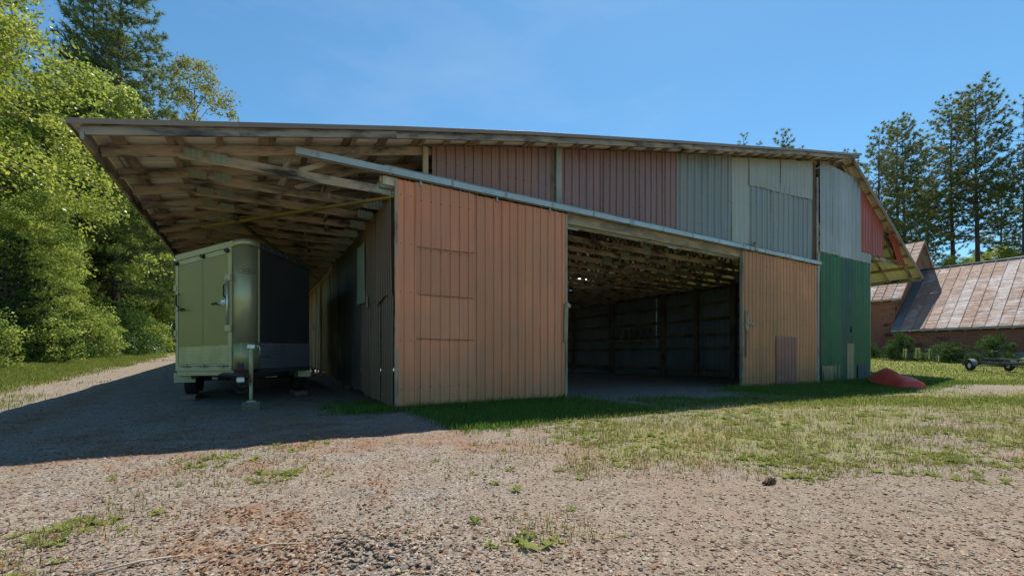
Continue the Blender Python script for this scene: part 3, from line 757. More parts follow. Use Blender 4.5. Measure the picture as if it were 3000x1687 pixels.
# ------------------------------------------------------------------ enclosed V-nose trailer under the overhang
def diamond(name, col):
    t = NT(name); o = t.obj(); sp = t.node('ShaderNodeSeparateXYZ', {0: o})
    h = t.math('ADD', sp.outputs[0], sp.outputs[1])
    k = 115.0
    a = t.math('SINE', t.math('MULTIPLY', t.math('ADD', h, sp.outputs[2]), k)); b = t.math('SINE', t.math('MULTIPLY', t.math('SUBTRACT', h, sp.outputs[2]), k))
    d = t.maprange(t.math('MULTIPLY', a, b), .15, .6)
    n = t.noise(o, 2.5, 5, .6)
    c = t.mix(mul(col, .7), col, t.maprange(n, .35, .65)); c = t.mix(c, mul(col, 1.25), d)
    t.bump(d, .8, .004)
    return t.P(col=c, rough=t.maprange(n, .3, .7, .34, .5), metal=.5)
M_alu = simple("aluminium_trim_reflection_tint", (.47, .425, .22), .5, .0, .1)  # olive tint is reflected foliage put into the aluminium colour
M_door = simple("door_skin_reflection_tint", (.29, .245, .05), .38, .0, .08, 2)  # yellow-olive of reflected trees and grass painted into the skin colour
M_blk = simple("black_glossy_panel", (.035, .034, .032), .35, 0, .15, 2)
M_nose = simple("brushed_aluminium_nose", (.46, .425, .25), .42, .5, .05, 3)  # base colour carries an olive cast painted in for mirrored greenery
M_diamond = diamond("diamond_plate_reflection_tint", (.46, .42, .20))  # green reflection painted into the plate, as on the trim
M_diamond_dark = diamond("diamond_plate_dark_reflection", (.20, .20, .22))  # darker copy: the barn's dark reflection painted into the plate colour
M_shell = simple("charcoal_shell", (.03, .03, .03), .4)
M_rubber = simple("tyre_rubber", (.018, .018, .018), .85, 0, .3, 20)
M_rim = simple("white_steel_rim", (.5, .5, .48), .4, .3)
M_blackp = simple("black_plastic", (.012, .012, .013), .45)
M_zinc = simple("zinc_plated_steel", (.55, .57, .55), .35, .7, .1)
M_rustc = painted_metal("rusty_chain_steel", (.16, .06, .03), dirt=(.07, .03, .02), rough=.7, metal=.3)
M_frame = simple("dark_steel_frame", (.045, .045, .042), .55, .2, .3)
M_conc = simple("mossy_concrete", (.15, .145, .10), .9, 0, .35, 18, .5)
M_redlens = simple("red_lens", (.25, .02, .015), .25)

TO = (-2.30, 1.65)
trl = empty("cargo_trailer", W(TO[0], TO[1], 0), BA)
tag(trl, 'enclosed V-nose cargo trailer parked under the overhang, black front with one face coloured olive as reflected foliage', 'trailer')
HW, VL, TL = 1.16, 1.05, 6.3
def zo(x): return .022 * x
def zt_(x, y): return 2.98 + .17 * max(0, 1 - y / VL) + zo(x) - .06 * (abs(x) / HW) ** 2
def zb_(x): return .72 + zo(x)
def zd_(x): return 1.215 + .02 * (1 - abs(x) / HW) + zo(x) * 1.6
# plan outline: left corner, nose arc, right corner
nl, nr = (-.19, .17), (.17, .155)
arc = []
for i in range(13):
    t = i / 12
    # smooth quadratic nose from nl over the tip to nr
    bx = (1 - t) ** 2 * nl[0] + 2 * t * (1 - t) * 0.0 + t ** 2 * nr[0]
    by = (1 - t) ** 2 * nl[1] + 2 * t * (1 - t) * (-.085) + t ** 2 * nr[1]
    arc.append((bx, by))
CL, CR = (-HW, VL), (HW, VL)
plan = [CL] + arc + [CR, (HW, TL), (-HW, TL)]
v = [(x, y, zb_(x)) for x, y in plan] + [(x, y, zt_(x, y)) for x, y in plan] + [(0, VL, 3.08), (0, TL - .2, 3.06)]
n = len(plan)
f = [(i, (i + 1) % n, n + (i + 1) % n, n + i) for i in range(n)] + [tuple(range(n - 1, -1, -1))]
f += [(n + i, n + i + 1, 2 * n) for i in range(0, n - 3)] + [(n + n - 3, n + n - 2, 2 * n + 1, 2 * n), (n + n - 2, n + n - 1, 2 * n + 1), (n + n - 1, n, 2 * n, 2 * n + 1)]
pyd("body", v, f, M_shell, trl)
def strip(name, pts, z0, z1, mat, off=.006, th=.006, parent=None, smooth=False):
    """a skin along plan points, from z0(x,y) to z1(x,y), stood off the body by off"""
    nn = len(pts); P2 = []
    for i, (x, y) in enumerate(pts):
        a = pts[max(i - 1, 0)]; b = pts[min(i + 1, nn - 1)]
        tx, ty = b[0] - a[0], b[1] - a[1]; L = math.hypot(tx, ty); P2.append((ty / L, -tx / L))
    v = []
    for lay in (off, off - th):
        for (x, y), (nx_, ny_) in zip(pts, P2):
            v.append((x + nx_ * lay, y + ny_ * lay, z0(x, y))); v.append((x + nx_ * lay, y + ny_ * lay, z1(x, y)))
    m = 2 * nn; f = []
    for i in range(nn - 1):
        f.append((2 * i, 2 * i + 2, 2 * i + 3, 2 * i + 1)); f.append((m + 2 * i, m + 2 * i + 1, m + 2 * i + 3, m + 2 * i + 2))
        f.append((2 * i + 1, 2 * i + 3, m + 2 * i + 3, m + 2 * i + 1)); f.append((2 * i, m + 2 * i, m + 2 * i + 2, 2 * i + 2))
    e = 2 * (nn - 1)
    f.append((0, 1, m + 1, m)); f.append((e, m + e, m + e + 1, e + 1))
    o = pyd(name, v, f, mat, parent or trl)
    if smooth:
        for p in o.data.polygons: p.use_smooth = True
    return o
def lerp2(a, b, t): return (a[0] + (b[0] - a[0]) * t, a[1] + (b[1] - a[1]) * t)
def seg(a, b, t0, t1, n=2): return [lerp2(a, b, t0 + (t1 - t0) * i / (n - 1)) for i in range(n)]
LF = lambda t0, t1: seg(CL, nl, t0, t1); RF = lambda t0, t1: seg(nr, CR, t0, t1)
# left face: ramp door
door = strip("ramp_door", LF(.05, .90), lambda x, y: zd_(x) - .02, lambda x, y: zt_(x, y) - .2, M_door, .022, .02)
strip("seam", LF(.47, .475), lambda x, y: zd_(x), lambda x, y: zt_(x, y) - .22, M_shell, .0235, .003, door)
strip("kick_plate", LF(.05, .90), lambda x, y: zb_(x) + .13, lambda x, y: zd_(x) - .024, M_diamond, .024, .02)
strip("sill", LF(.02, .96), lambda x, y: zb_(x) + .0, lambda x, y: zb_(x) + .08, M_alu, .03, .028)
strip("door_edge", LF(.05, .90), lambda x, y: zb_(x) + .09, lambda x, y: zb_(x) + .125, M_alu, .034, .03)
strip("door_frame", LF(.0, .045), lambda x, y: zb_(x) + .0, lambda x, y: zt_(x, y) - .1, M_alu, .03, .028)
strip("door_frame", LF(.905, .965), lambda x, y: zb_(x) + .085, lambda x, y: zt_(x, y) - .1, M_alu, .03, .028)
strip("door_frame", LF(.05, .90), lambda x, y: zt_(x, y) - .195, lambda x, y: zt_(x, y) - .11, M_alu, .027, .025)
# nose
strip("nose_cap", seg(CL, nl, .97, 1.0) [:1] + arc, lambda x, y: zd_(x), lambda x, y: zt_(x, y) - .1, M_nose, .014, .012, smooth=True)
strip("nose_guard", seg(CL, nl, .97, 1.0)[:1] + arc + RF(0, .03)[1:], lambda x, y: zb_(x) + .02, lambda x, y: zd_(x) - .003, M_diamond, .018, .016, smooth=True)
strip("nose_trim", RF(.0, .028), lambda x, y: zd_(x), lambda x, y: zt_(x, y) - .1, M_alu, .02, .018)
# oval badge on the nose
ring = []
for i in range(28):
    a = 2 * math.pi * i / 28; t = .5 + .4 * math.cos(a) ; j = t * 12; k0 = min(int(j), 11); q = lerp2(arc[k0], arc[k0 + 1], j - k0)
    ring.append((q[0], q[1] - .017, 2.56 + .045 * math.sin(a)))
tube("badge_ring", ring + ring[:1], .004, M_frame, trl, 5)
for ii in range(5):
    j = (.34 + ii * .08) * 12; k0 = int(j); q = lerp2(arc[k0], arc[k0 + 1], j - k0)
    box("badge_letter", (q[0], q[1] - .016, 2.56), (.016, .006, .03), M_frame, trl)
# right face
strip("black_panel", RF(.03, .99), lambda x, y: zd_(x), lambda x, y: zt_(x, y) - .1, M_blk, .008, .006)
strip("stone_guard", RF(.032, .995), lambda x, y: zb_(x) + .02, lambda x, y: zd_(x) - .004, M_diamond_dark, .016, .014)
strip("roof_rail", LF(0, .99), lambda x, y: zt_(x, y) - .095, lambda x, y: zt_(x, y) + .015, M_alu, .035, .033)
strip("roof_rail", seg(CL, nl, .99, 1.0)[:1] + arc + RF(0, .02)[1:], lambda x, y: zt_(x, y) - .095, lambda x, y: zt_(x, y) + .015, M_nose, .036, .034, smooth=True)
strip("roof_rail", RF(.02, 1), lambda x, y: zt_(x, y) - .095, lambda x, y: zt_(x, y) + .012, M_frame, .033, .031)
strip("floor_rail", RF(.03, 1), lambda x, y: zb_(x) - .07, lambda x, y: zb_(x) + .015, M_frame, .01, .05)
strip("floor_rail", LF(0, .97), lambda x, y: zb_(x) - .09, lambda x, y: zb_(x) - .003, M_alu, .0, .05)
def onL(t, z, off=.03):
    p = lerp2(CL, nl, t); tx, ty = nl[0] - CL[0], nl[1] - CL[1]; L = math.hypot(tx, ty)
    return (p[0] + ty / L * off, p[1] - tx / L * off, z)
def onR(t, z, off=.02):
    p = lerp2(nr, CR, t); tx, ty = CR[0] - nr[0], CR[1] - nr[1]; L = math.hypot(tx, ty)
    return (p[0] + ty / L * off, p[1] - tx / L * off, z)
AL = math.atan2(nl[1] - CL[1], nl[0] - CL[0]); AR = math.atan2(CR[1] - nr[1], CR[0] - nr[0])
def disc(name, p, r, th, mat, ang, parent):
    bm = bmesh.new(); bmesh.ops.create_cone(bm, cap_ends=True, segments=16, radius1=r, radius2=r * .85, depth=th)
    return bm_obj(name, bm, mat, parent, p, (R_(90), 0, ang), smooth=False)
for t in (.03, .49, .9):
    q = onL(t, zt_(*lerp2(CL, nl, t)) - .155, .055); disc("marker_light", q, .042, .06, M_blackp, AL, trl)
for t in np.linspace(.08, .95, 7):
    q = onR(t, zt_(*lerp2(nr, CR, t)) - .04, .038); disc("rivet", q, .009, .01, M_zinc, AR, trl)
for t in np.linspace(.08, .95, 7):
    q = onR(t, zd_(lerp2(nr, CR, t)[0]) - .03, .02); disc("rivet", q, .008, .01, M_zinc, AR, trl)
tube("lock_bar", [onL(.915, 1.56, .06), onL(.915, 2.42, .06)], .02, M_zinc, trl)
for zz in (1.5, 2.44): box("lock_bracket", onL(.925, zz, .05), (.13, .05, .12), M_alu, trl, .01, rot=(0, 0, AL))
tube("lock_handle", [onL(.9, 1.96, .07), onL(.78, 1.965, .085)], .018, M_zinc, trl); tube("handle_grip", [onL(.78, 1.965, .085), onL(.68, 1.95, .09)], .02, M_blackp, trl)
box("lock_plate", onL(.85, 1.98, .055), (.1, .03, .1), M_zinc, trl, .008, rot=(0, 0, AL))
tube("lock_handle", [onL(.04, 1.85, .07), onL(.10, 1.86, .085)], .018, M_zinc, trl); tube("handle_grip", [onL(.10, 1.86, .085), onL(.2, 1.87, .09)], .02, M_blackp, trl)
for t, zz in ((.87, 2.2), (.06, 2.04)):
    tube("grab_handle", [onL(t, zz - .13, .03), onL(t, zz - .1, .08), onL(t, zz + .1, .08), onL(t, zz + .13, .03)], .014, M_blackp, trl)
for zz in (1.42, 2.28): box("side_hinge", onL(.0, zz, .03), (.06, .03, .12), M_alu, trl, .006, rot=(0, 0, AL))
box("side_light", onL(-.005, 1.27, .03), (.05, .04, .05), M_redlens, trl, .006, rot=(0, 0, AL))
for t in (.2, .5, .83):
    box("hinge", onL(t, zb_(lerp2(CL, nl, t)[0]) + .085, .045), (.2, .018, .016), M_frame, trl, .003, rot=(0, 0, AL)); tube("hinge_pin", [onL(t, zb_(-.5) + .05, .05), onL(t, zb_(-.5) + .12, .05)], .012, M_alu, trl, 6)
# under-frame, end boxes
box("frame_box", (-HW + .12, VL + .03, zb_(-HW) - .13), (.34, .05, .19), M_alu, trl, .004)
box("frame_box", (HW - .12, VL + .03, zb_(HW) - .12), (.30, .05, .19), M_alu, trl, .004)
box("frame_box", (.42, .75, .62), (.2, .05, .15), M_alu, trl, .004)
for sx in (-1, 1): box("frame_rail", (sx * .9, VL + 2.6, .6), (.08, 5.2, .14), M_frame, trl)
for yy in (1.2, 1.9, 2.6, 3.5, 4.4): box("cross_member", (0, yy, .62), (1.8, .06, .09), M_frame, trl)
box("step_bracket", (-.55, VL - .1, .6), (.09, .05, .16), M_alu, trl)
for yy in (1.85, 2.75):
    tube("axle", [(-1.0, yy, .5), (1.0, yy, .5)], .04, M_frame, trl)
    for sx in (-1, 1):
        wh = empty("wheel", (sx * 1.0, yy, .52), parent=trl)
        bm = bmesh.new(); prof = [(.20, -.1), (.31, -.11), (.335, -.085), (.34, -.03), (.34, .03), (.335, .085), (.31, .11), (.20, .1)]
        N = 28; rg = [[bm.verts.new((y_, r_ * math.cos(2 * math.pi * k / N), r_ * math.sin(2 * math.pi * k / N))) for k in range(N)] for r_, y_ in prof]
        for a in range(len(prof) - 1):
            for k in range(N): bm.faces.new((rg[a][k], rg[a][(k + 1) % N], rg[a + 1][(k + 1) % N], rg[a + 1][k]))
        bmesh.ops.recalc_face_normals(bm, faces=bm.faces[:]); bm_obj("tyre", bm, M_rubber, wh, smooth=True)
        bm = bmesh.new(); bmesh.ops.create_cone(bm, cap_ends=True, segments=20, radius1=.205, radius2=.19, depth=.12)
        bm_obj("rim", bm, M_rim, wh, (sx * .02, 0, 0), (0, R_(90), 0))
    bm = bmesh.new()
for sx in (-1, 1):
    bm = bmesh.new(); bbox(bm, (0, 0, 0), (.24, 1.6, .03)); bbox(bm, (sx * .11, .0, -.05), (.02, 1.6, .1))
    bm_obj("fender", bm, M_frame, trl, (sx * 1.02, 2.3, .9))
# tongue, coupler, chain, jack
bm = bmesh.new()
tube_bm(bm, [(-.75, 1.1, .62), (0, -.45, .64)], .045, 4); tube_bm(bm, [(.75, 1.1, .62), (0.04, -.45, .64)], .045, 4); bm_obj("tongue", bm, M_frame, trl)
cp = empty("coupler", (-.08, -.62, .67), parent=trl)
box("socket", (0, 0, 0), (.13, .3, .11), M_rustc, cp, .02); box("ball_clamp", (0, -.12, -.09), (.12, .1, .1), M_zinc, cp, .02); box("coupler_latch", (.0, .06, .12), (.1, .1, .14), M_blackp, cp, .015)
def chain_loop(cx, cy, cz, rx, rz, tilt, n=17):
    bm = bmesh.new()
    for i in range(n):
        a = 2 * math.pi * i / n; c = Vector((cx + rx * math.cos(a), cy + tilt * math.cos(a), cz + rz * math.sin(a)))
        tdir = Vector((-rx * math.sin(a), 0, rz * math.cos(a))).normalized(); side = Vector((0, 1, 0)) if i % 2 else tdir.cross(Vector((0, 1, 0)))
        pts = [c + tdir * (.026 * math.cos(q)) + side * (.015 * math.sin(q)) for q in [2 * math.pi * k / 8 for k in range(9)]]
        tube_bm(bm, pts, .0055, 5, False)
    return bm
bm = chain_loop(-.07, -.8, .56, .13, .19, .02); bm_obj("safety_chain", bm, M_rustc, trl, smooth=True)
bm = chain_loop(-.04, -.78, .60, .10, .13, -.03, 13); bm_obj("safety_chain", bm, M_rustc, trl, smooth=True)
jk = empty("tongue_jack", (.07, -.43, 0), parent=trl)
tube("outer_tube", [(0, 0, .50), (0, 0, 1.12)], .034, M_alu, jk, 12); tube("inner_tube", [(0, 0, .17), (0, 0, .52)], .028, M_alu, jk, 12)
box("head", (0, 0, 1.15), (.12, .09, .08), M_zinc, jk, .01); box("foot", (0, 0, .182), (.14, .14, .012), M_zinc, jk)
tube("crank", [(.05, 0, 1.16), (.12, 0, 1.16), (.135, 0, 1.14), (.135, 0, .99)], .01, M_zinc, jk, 6); tube("crank_grip", [(.13, 0, .975), (.30, -.02, .965)], .012, M_blackp, jk, 6)
blk = box("jack_block", W(TO[0] + .07, TO[1] - .43, .075), (.26, .22, .2), M_conc, None, .012); blk.rotation_euler = (0, 0, BA + .15)
tag(blk, 'mossy concrete block under the trailer jack foot', 'block')
for sx, lab in ((-1, 'flat grey plank under the trailer tyre on the lawn side'), (1, 'flat grey plank under the trailer tyre beside the barn wall')):
    p = W(TO[0] + sx * 1.0, TO[1] + 1.75, 0); z = gz1(p.x, p.y)
    q = box("wheel_plank", (p.x, p.y, z + .05), (.26, .9, .1), W_post, None, .008); q.rotation_euler = (0, 0, BA + .05 * sx)
    tag(q, lab, 'plank')

# ------------------------------------------------------------------ brick house with rusty metal roof
def brick_mat(name, c1, c2, mort, soot=.3):
    t = NT(name); o = t.obj(); sp = t.node('ShaderNodeSeparateXYZ', {0: o})
    uv = t.node('ShaderNodeCombineXYZ', {0: t.math('ADD', sp.outputs[0], sp.outputs[1]), 1: sp.outputs[2]})
    b = t.node('ShaderNodeTexBrick', {'Vector': uv, 'Color1': (*c1, 1), 'Color2': (*c2, 1), 'Mortar': (*mort, 1), 'Scale': 1.0, 'Mortar Size': .012, 'Brick Width': .24, 'Row Height': .085, 'Bias': 0.0})
    n = t.noise(o, .9, 6, .65); n2 = t.noise(o, 5, 4, .6)
    c = t.mix(b.outputs[0], mul(c1, 1.5), t.maprange(n2, .5, .75, 0, .45))
    c = t.mix(c, (.025, .02, .025), t.maprange(t.noise(t.mapping(o, (1, 1, 2.2)), 1.3, 7, .7), .56, .66, 0, soot))
    t.bump(t.math('SUBTRACT', 1.0, b.outputs['Fac']), .5, .01)
    return t.P(col=c, rough=.9, spec=.2)
def rust_roof(name, rustlo, rusthi):
    t = NT(name); o = t.obj(); w = t.math('MULTIPLY', t.rnd(), 50)
    n = t.noise(o, 1.6, 7, .68, w); n2 = t.noise(o, 9, 5, .6, w)
    rip = t.noise(t.mapping(o, (2.0, .7, 5)), 1.3, 3, .5, w)
    c = t.mix((.40, .35, .335), (.27, .17, .13), t.maprange(t.math('ADD', n, t.math('MULTIPLY', t.rnd(), .12)), rustlo, rusthi))
    c = t.mix(c, (.24, .12, .075), t.maprange(n2, .56, .72, 0, .6))
    t.bump(rip, .9, .09)
    return t.P(col=c, rough=t.maprange(n2, .3, .7, .6, .8), metal=0.0, spec=.25)
M_brick = brick_mat("red_brick", (.30, .105, .062), (.22, .075, .05), (.27, .18, .13), .9)
M_brick2 = brick_mat("red_brick_gable", (.33, .14, .085), (.27, .10, .065), (.30, .2, .15), .3)
M_rr = rust_roof("rusty_tin_roof", .50, .66); M_rr2 = rust_roof("rust_and_shadow_tin_roof", .36, .52)
M_slate = painted_metal("blue_grey_flashing", (.20, .24, .29), rough=.4, metal=.3)
M_found = simple("pale_foundation", (.36, .32, .27), .9, 0, .2, 3, .3)
M_wt = simple("dull_white_trim", (.42, .38, .32), .7)
house = empty("brick_house", BO, BA)
tag(house, 'red brick house with rusty seamed metal roofs beyond the lawn', 'house')
S1, SR, ZE, ZR = 33.2, 38.2, 2.62, 6.95
D0, D1 = -14.0, 3.9
def bx_(bm, a, b):
    bbox(bm, tuple((p + q) / 2 for p, q in zip(a, b)), tuple(abs(q - p) for p, q in zip(a, b)))
bm = bmesh.new(); bx_(bm, (S1 + .35, D0, 1.15), (2 * SR - S1 - .35, D1 - .02, ZE + .12)); bm_obj("wall", bm, M_brick, house)
bm = bmesh.new(); bx_(bm, (S1 + .30, D0, -.3), (2 * SR - S1 - .3, D1 - .06, 1.148)); bm_obj("foundation", bm, M_found, house)
pyd("gable", [(S1 + .4, D0 + .03, ZE), (2 * SR - S1 - .4, D0 + .03, ZE), (SR, D0 + .03, ZR - .15)], [(0, 1, 2)], M_brick2, house)
lw = empty("low_roof", parent=house)
def roof_panel(parent, s0, s1, z0, z1, d0, d1, mat, t0, t1, lift=0.0):
    """one flat pan with raised seams along both edges"""
    L = math.hypot(s1 - s0, z1 - z0); nx_, nz_ = -(z1 - z0) / L, (s1 - s0) / L
    def pt(t, d, h): return (s0 + (s1 - s0) * t + nx_ * (h + lift), d, z0 + (z1 - z0) * t + nz_ * (h + lift))
    w = d1 - d0; cols = [(0, .03), (.018, .03), (.022, 0), (w - .022, 0), (w - .018, .03), (w, .03)]
    v = []; rows = 4
    for j in range(rows):
        t = t0 + (t1 - t0) * j / (rows - 1)
        for (x, h) in cols: v.append(pt(t, d0 + x, h + (.006 * math.sin(j * 2.3 + d0 * 7) if h == 0 else 0)))
    f = [(j * 6 + i, j * 6 + i + 1, (j + 1) * 6 + i + 1, (j + 1) * 6 + i) for j in range(rows - 1) for i in range(5)]
    f = [q[::-1] for q in f]
    return pyd("roof_pan", v, f, mat, parent)
rr = random.Random(3)
d = D1 - 1.05; i = 0
while d > D0:
    w = .52
    for r, (t0, t1) in enumerate(((0, .38), (.38, .74), (.74, 1.0))):
        m = M_rr2 if (i < 2 or (r == 2 and rr.random() < .5) or rr.random() < .12) else M_rr  # first two columns browner: painted shadow of the tall wing; others rust
        roof_panel(lw, S1, SR, ZE, ZR, d - w, d - .004, m, t0, t1 - .002, .004 * (r % 2))
    d -= w; i += 1
roof_panel(lw, S1, SR, ZE, ZR, D1 - 1.05, D1 - .45, M_rr2, 0, 1)  # brown band beside the tall wing: its cast shadow put into the colour
roof_panel(lw, S1, SR, ZE, ZR, D1 - .446, D1 - .0, M_slate, 0, 1)
pyd("rear_slope", [(SR, D0, ZR - .01), (SR, D1, ZR - .01), (2 * SR - S1, D1, ZE), (2 * SR - S1, D0, ZE)], [(0, 1, 2, 3)], M_rr, lw)
tube("ridge_cap", [(SR, D0, ZR + .03), (SR, D1, ZR + .03)], .06, M_slate, lw, 6)
bm = bmesh.new(); bx_(bm, (S1 + .02, D0, ZE - .12), (S1 + .06, D1, ZE - .02)); bm_obj("fascia", bm, M_wt, lw)
x = D1 - .3
while x > D0:
    box("rafter_tail", (S1 + .2, x, ZE - .12), (.36, .06, .1), M_wt, lw); x -= .62
# tall block behind
tb = empty("tall_wing", parent=house)
TS, TR, TZE, TZR, TD0, TD1 = 33.6, 37.6, 4.68, 8.85, 3.95, 13.0
bm = bmesh.new(); bx_(bm, (TS + .4, TD0, .0), (2 * TR - TS - .4, TD1, TZE + .1)); bm_obj("wall", bm, M_brick, tb)
zl = TZE + .08
pyd("gable", [(TS + .4, TD0 - .004, zl - .1), (2 * TR - TS - .4, TD0 - .004, zl - .1), (2 * TR - TS - .4, TD0 - .004, zl + .3), (TR, TD0 - .004, TZR - .12), (TS + .4, TD0 - .004, zl + .3)], [(0, 1, 2, 3, 4)], M_brick2, tb)
d = TD0 - .45; i = 0
while d < TD1 + .3:
    roof_panel(tb, TS, TR, TZE, TZR, d, d + .516, M_rr2 if i in (1, 2) else M_rr, 0, .5, 0); roof_panel(tb, TS, TR, TZE, TZR, d, d + .516, M_rr2 if i in (0, 1, 2) else M_rr, .5, 1, .004)
    d += .52; i += 1
pyd("rear_slope", [(TR, TD0 - .45, TZR - .01), (TR, TD1, TZR - .01), (2 * TR - TS, TD1, TZE), (2 * TR - TS, TD0 - .45, TZE)], [(0, 1, 2, 3)], M_rr, tb)
M_rakeb = simple("weathered_red_rake", (.24, .12, .09), .8)
beam("rake_board", (TS - .02, TD0 - .46, TZE - .07), (TR, TD0 - .46, TZR - .07), .03, .14, M_rakeb, tb)
beam("rake_board", (TR, TD0 - .462, TZR - .07), (2 * TR - TS, TD0 - .462, TZE - .07), .03, .16, M_rakeb, tb)
x = TD0
while x < TD1:
    box("rafter_tail", (TS + .2, x, TZE - .1), (.34, .06, .1), M_wt, tb); x += .66
bm = bmesh.new(); bx_(bm, (TS + .02, TD0 - .45, TZE - .1), (TS + .05, TD1, TZE - .01)); bm_obj("fascia", bm, M_wt, tb)

# ------------------------------------------------------------------ red overturned hull by the barn corner
M_hull = simple("sun_faded_red_plastic", (.78, .075, .055), .4, 0, .15, 3)
M_hulltrim = simple("black_gunwale", (.015, .015, .016), .5)
def hull():
    A = W(14.85, -2.72, .0); B = W(17.15, -.75, .0)   # near blunt end, far pointed end
    ax = (B - A); L = ax.length; e = ax.normalized(); sdv = Vector((-e.y, e.x, 0))
    N, Mx = 18, 9; v = []
    for i in range(N):
        t = i / (N - 1)
        hw = .40 * (np.interp(t, [0, .06, .2, .5, .8, 1], [.80, .92, 1.0, 1, .62, .03]))
        kh = np.interp(t, [0, .06, .45, .55, .65, 1], [.20, .25, .53, .58, .53, .22]) # keel height
        gzz = np.interp(t, [0, .3, .7, 1], [.0, .02, .08, .19])                             # rim height: far end rests raised on the weeds
        for j in range(Mx):
            a = math.pi * j / (Mx - 1); cx = math.cos(a); cy = math.sin(a)
            px = hw * (abs(cx) ** .72) * (1 if cx >= 0 else -1); pz = gzz + (kh - gzz) * (1 - abs(px / hw) ** (1.5 + 4.5 * max(0, 1 - t * 3)))
            p = A + e * (t * L) + sdv * px; v.append((p.x, p.y, pz))
    f = [(i * Mx + j, (i + 1) * Mx + j, (i + 1) * Mx + j + 1, i * Mx + j + 1) for i in range(N - 1) for j in range(Mx - 1)]
    f.append(tuple(range(Mx)))
    root = empty("overturned_boat", (A.x, A.y, 0)); v = [(a - A.x, b - A.y, c) for a, b, c in v]
    o = pyd("hull", v, f, M_hull, root, smooth=True)
    bmx = bmesh.new(); bmx.from_mesh(o.data); bmesh.ops.recalc_face_normals(bmx, faces=bmx.faces[:]); bmx.to_mesh(o.data); bmx.free()
    for side in (0, Mx - 1):
        tube("gunwale", [v[i * Mx + side] for i in range(N)], .014, M_hulltrim, root, 6)
    return tag(root, 'red plastic boat hull lying upside down by the barn corner', 'boat')
hull()

# ------------------------------------------------------------------ empty boat trailer on the lawn
bt0 = Vector((21.5, 20.4, 0)); bt0.z = gz1(bt0.x, bt0.y)
bt = empty("boat_trailer", bt0, R_(-104)); bt.scale = (.86, .86, .86)
tag(bt, 'empty black boat trailer standing on the lawn before the brick house', 'trailer')
M_galvf = simple("grey_fender_steel", (.16, .16, .17), .45, .3)
def wheel(parent, p, r=.29):
    wh = empty("wheel", p, parent=parent)
    bm = bmesh.new(); prof = [(.15, -.07), (r - .03, -.085), (r, -.05), (r, .05), (r - .03, .085), (.15, .07)]
    N = 24; rg = [[bm.verts.new((r_ * math.cos(2 * math.pi * k / N), y_, r_ * math.sin(2 * math.pi * k / N))) for k in range(N)] for r_, y_ in prof]
    for a in range(len(prof) - 1):
        for k in range(N): bm.faces.new((rg[a][k], rg[a][(k + 1) % N], rg[a + 1][(k + 1) % N], rg[a + 1][k]))
    bmesh.ops.recalc_face_normals(bm, faces=bm.faces[:]); bm_obj("tyre", bm, M_rubber, wh, smooth=True)
    bm = bmesh.new(); bmesh.ops.create_cone(bm, cap_ends=True, segments=18, radius1=.16, radius2=.14, depth=.09); bm_obj("rim", bm, M_rim, wh, (0, 0, 0), (R_(90), 0, 0))
for yy in (-.0, 1.7):
    wheel(bt, (0, yy, .29))
    bm = bmesh.new(); pts = []
    for k in range(9):
        a = math.pi * (k / 8); pts.append((math.cos(a) * .37, math.sin(a) * .36))
    v = []
    for (x, z) in pts: v += [(x, yy - .13, .29 + z), (x, yy + .13, .29 + z)]
    bm.free(); pyd("fender", v, [(2 * i, 2 * i + 1, 2 * i + 3, 2 * i + 2) for i in range(8)], M_galvf, bt)
tube("axle", [(0, .05, .29), (0, 1.65, .29)], .03, M_frame, bt)
beam("side_rail", (-.3, .2, .47), (1.9, .25, .42), .06, .1, M_frame, bt); beam("side_rail", (1.9, .25, .42), (4.0, .85, .36), .06, .1, M_frame, bt)
beam("side_rail", (-.3, 1.5, .47), (1.9, 1.45, .42), .06, .1, M_frame, bt); beam("side_rail", (1.9, 1.45, .42), (4.0, .87, .36), .06, .1, M_frame, bt)
beam("cross_bar", (-.3, .2, .46), (-.3, 1.5, .46), .06, .08, M_frame, bt); beam("cross_bar", (1.6, .22, .42), (1.6, 1.48, .42), .06, .08, M_frame, bt)
beam("tongue", (3.6, .86, .37), (5.2, .86, .36), .08, .08, M_frame, bt)
beam("bunk", (.1, .5, .68), (2.2, .55, .60), .1, .05, M_blackp, bt); beam("bunk", (.1, 1.2, .68), (2.2, 1.15, .60), .1, .05, M_blackp, bt)
for xx in (.3, 1.7):
    for yy in (.5, 1.2): tube("bunk_post", [(xx, yy, .45), (xx, yy, .64)], .025, M_frame, bt, 6)
beam("guide_arm", (2.2, 1.4, .45), (2.75, 1.45, 1.1), .06, .06, M_frame, bt); box("guide_pad", (2.78, 1.45, 1.14), (.28, .16, .14), M_blackp, bt, .03)
beam("guide_arm", (-.25, 1.5, .5), (-.45, 1.5, 1.0), .05, .05, M_frame, bt); box("guide_pad", (-.48, 1.5, 1.04), (.22, .12, .1), M_blackp, bt, .02)
box("side_reflector", (-.33, .1, .5), (.2, .05, .07), M_redlens, bt, .008); box("side_reflector", (1.5, .19, .43), (.16, .02, .06), M_redlens, bt, .006)
wp = empty("winch_post", (3.15, .86, 0), parent=bt)
beam("post", (0, 0, .4), (.1, 0, 1.0), .08, .08, M_frame, wp); box("winch", (.05, 0, .88), (.3, .26, .24), simple("winch_red_paint", (.45, .02, .02), .4), wp, .04)

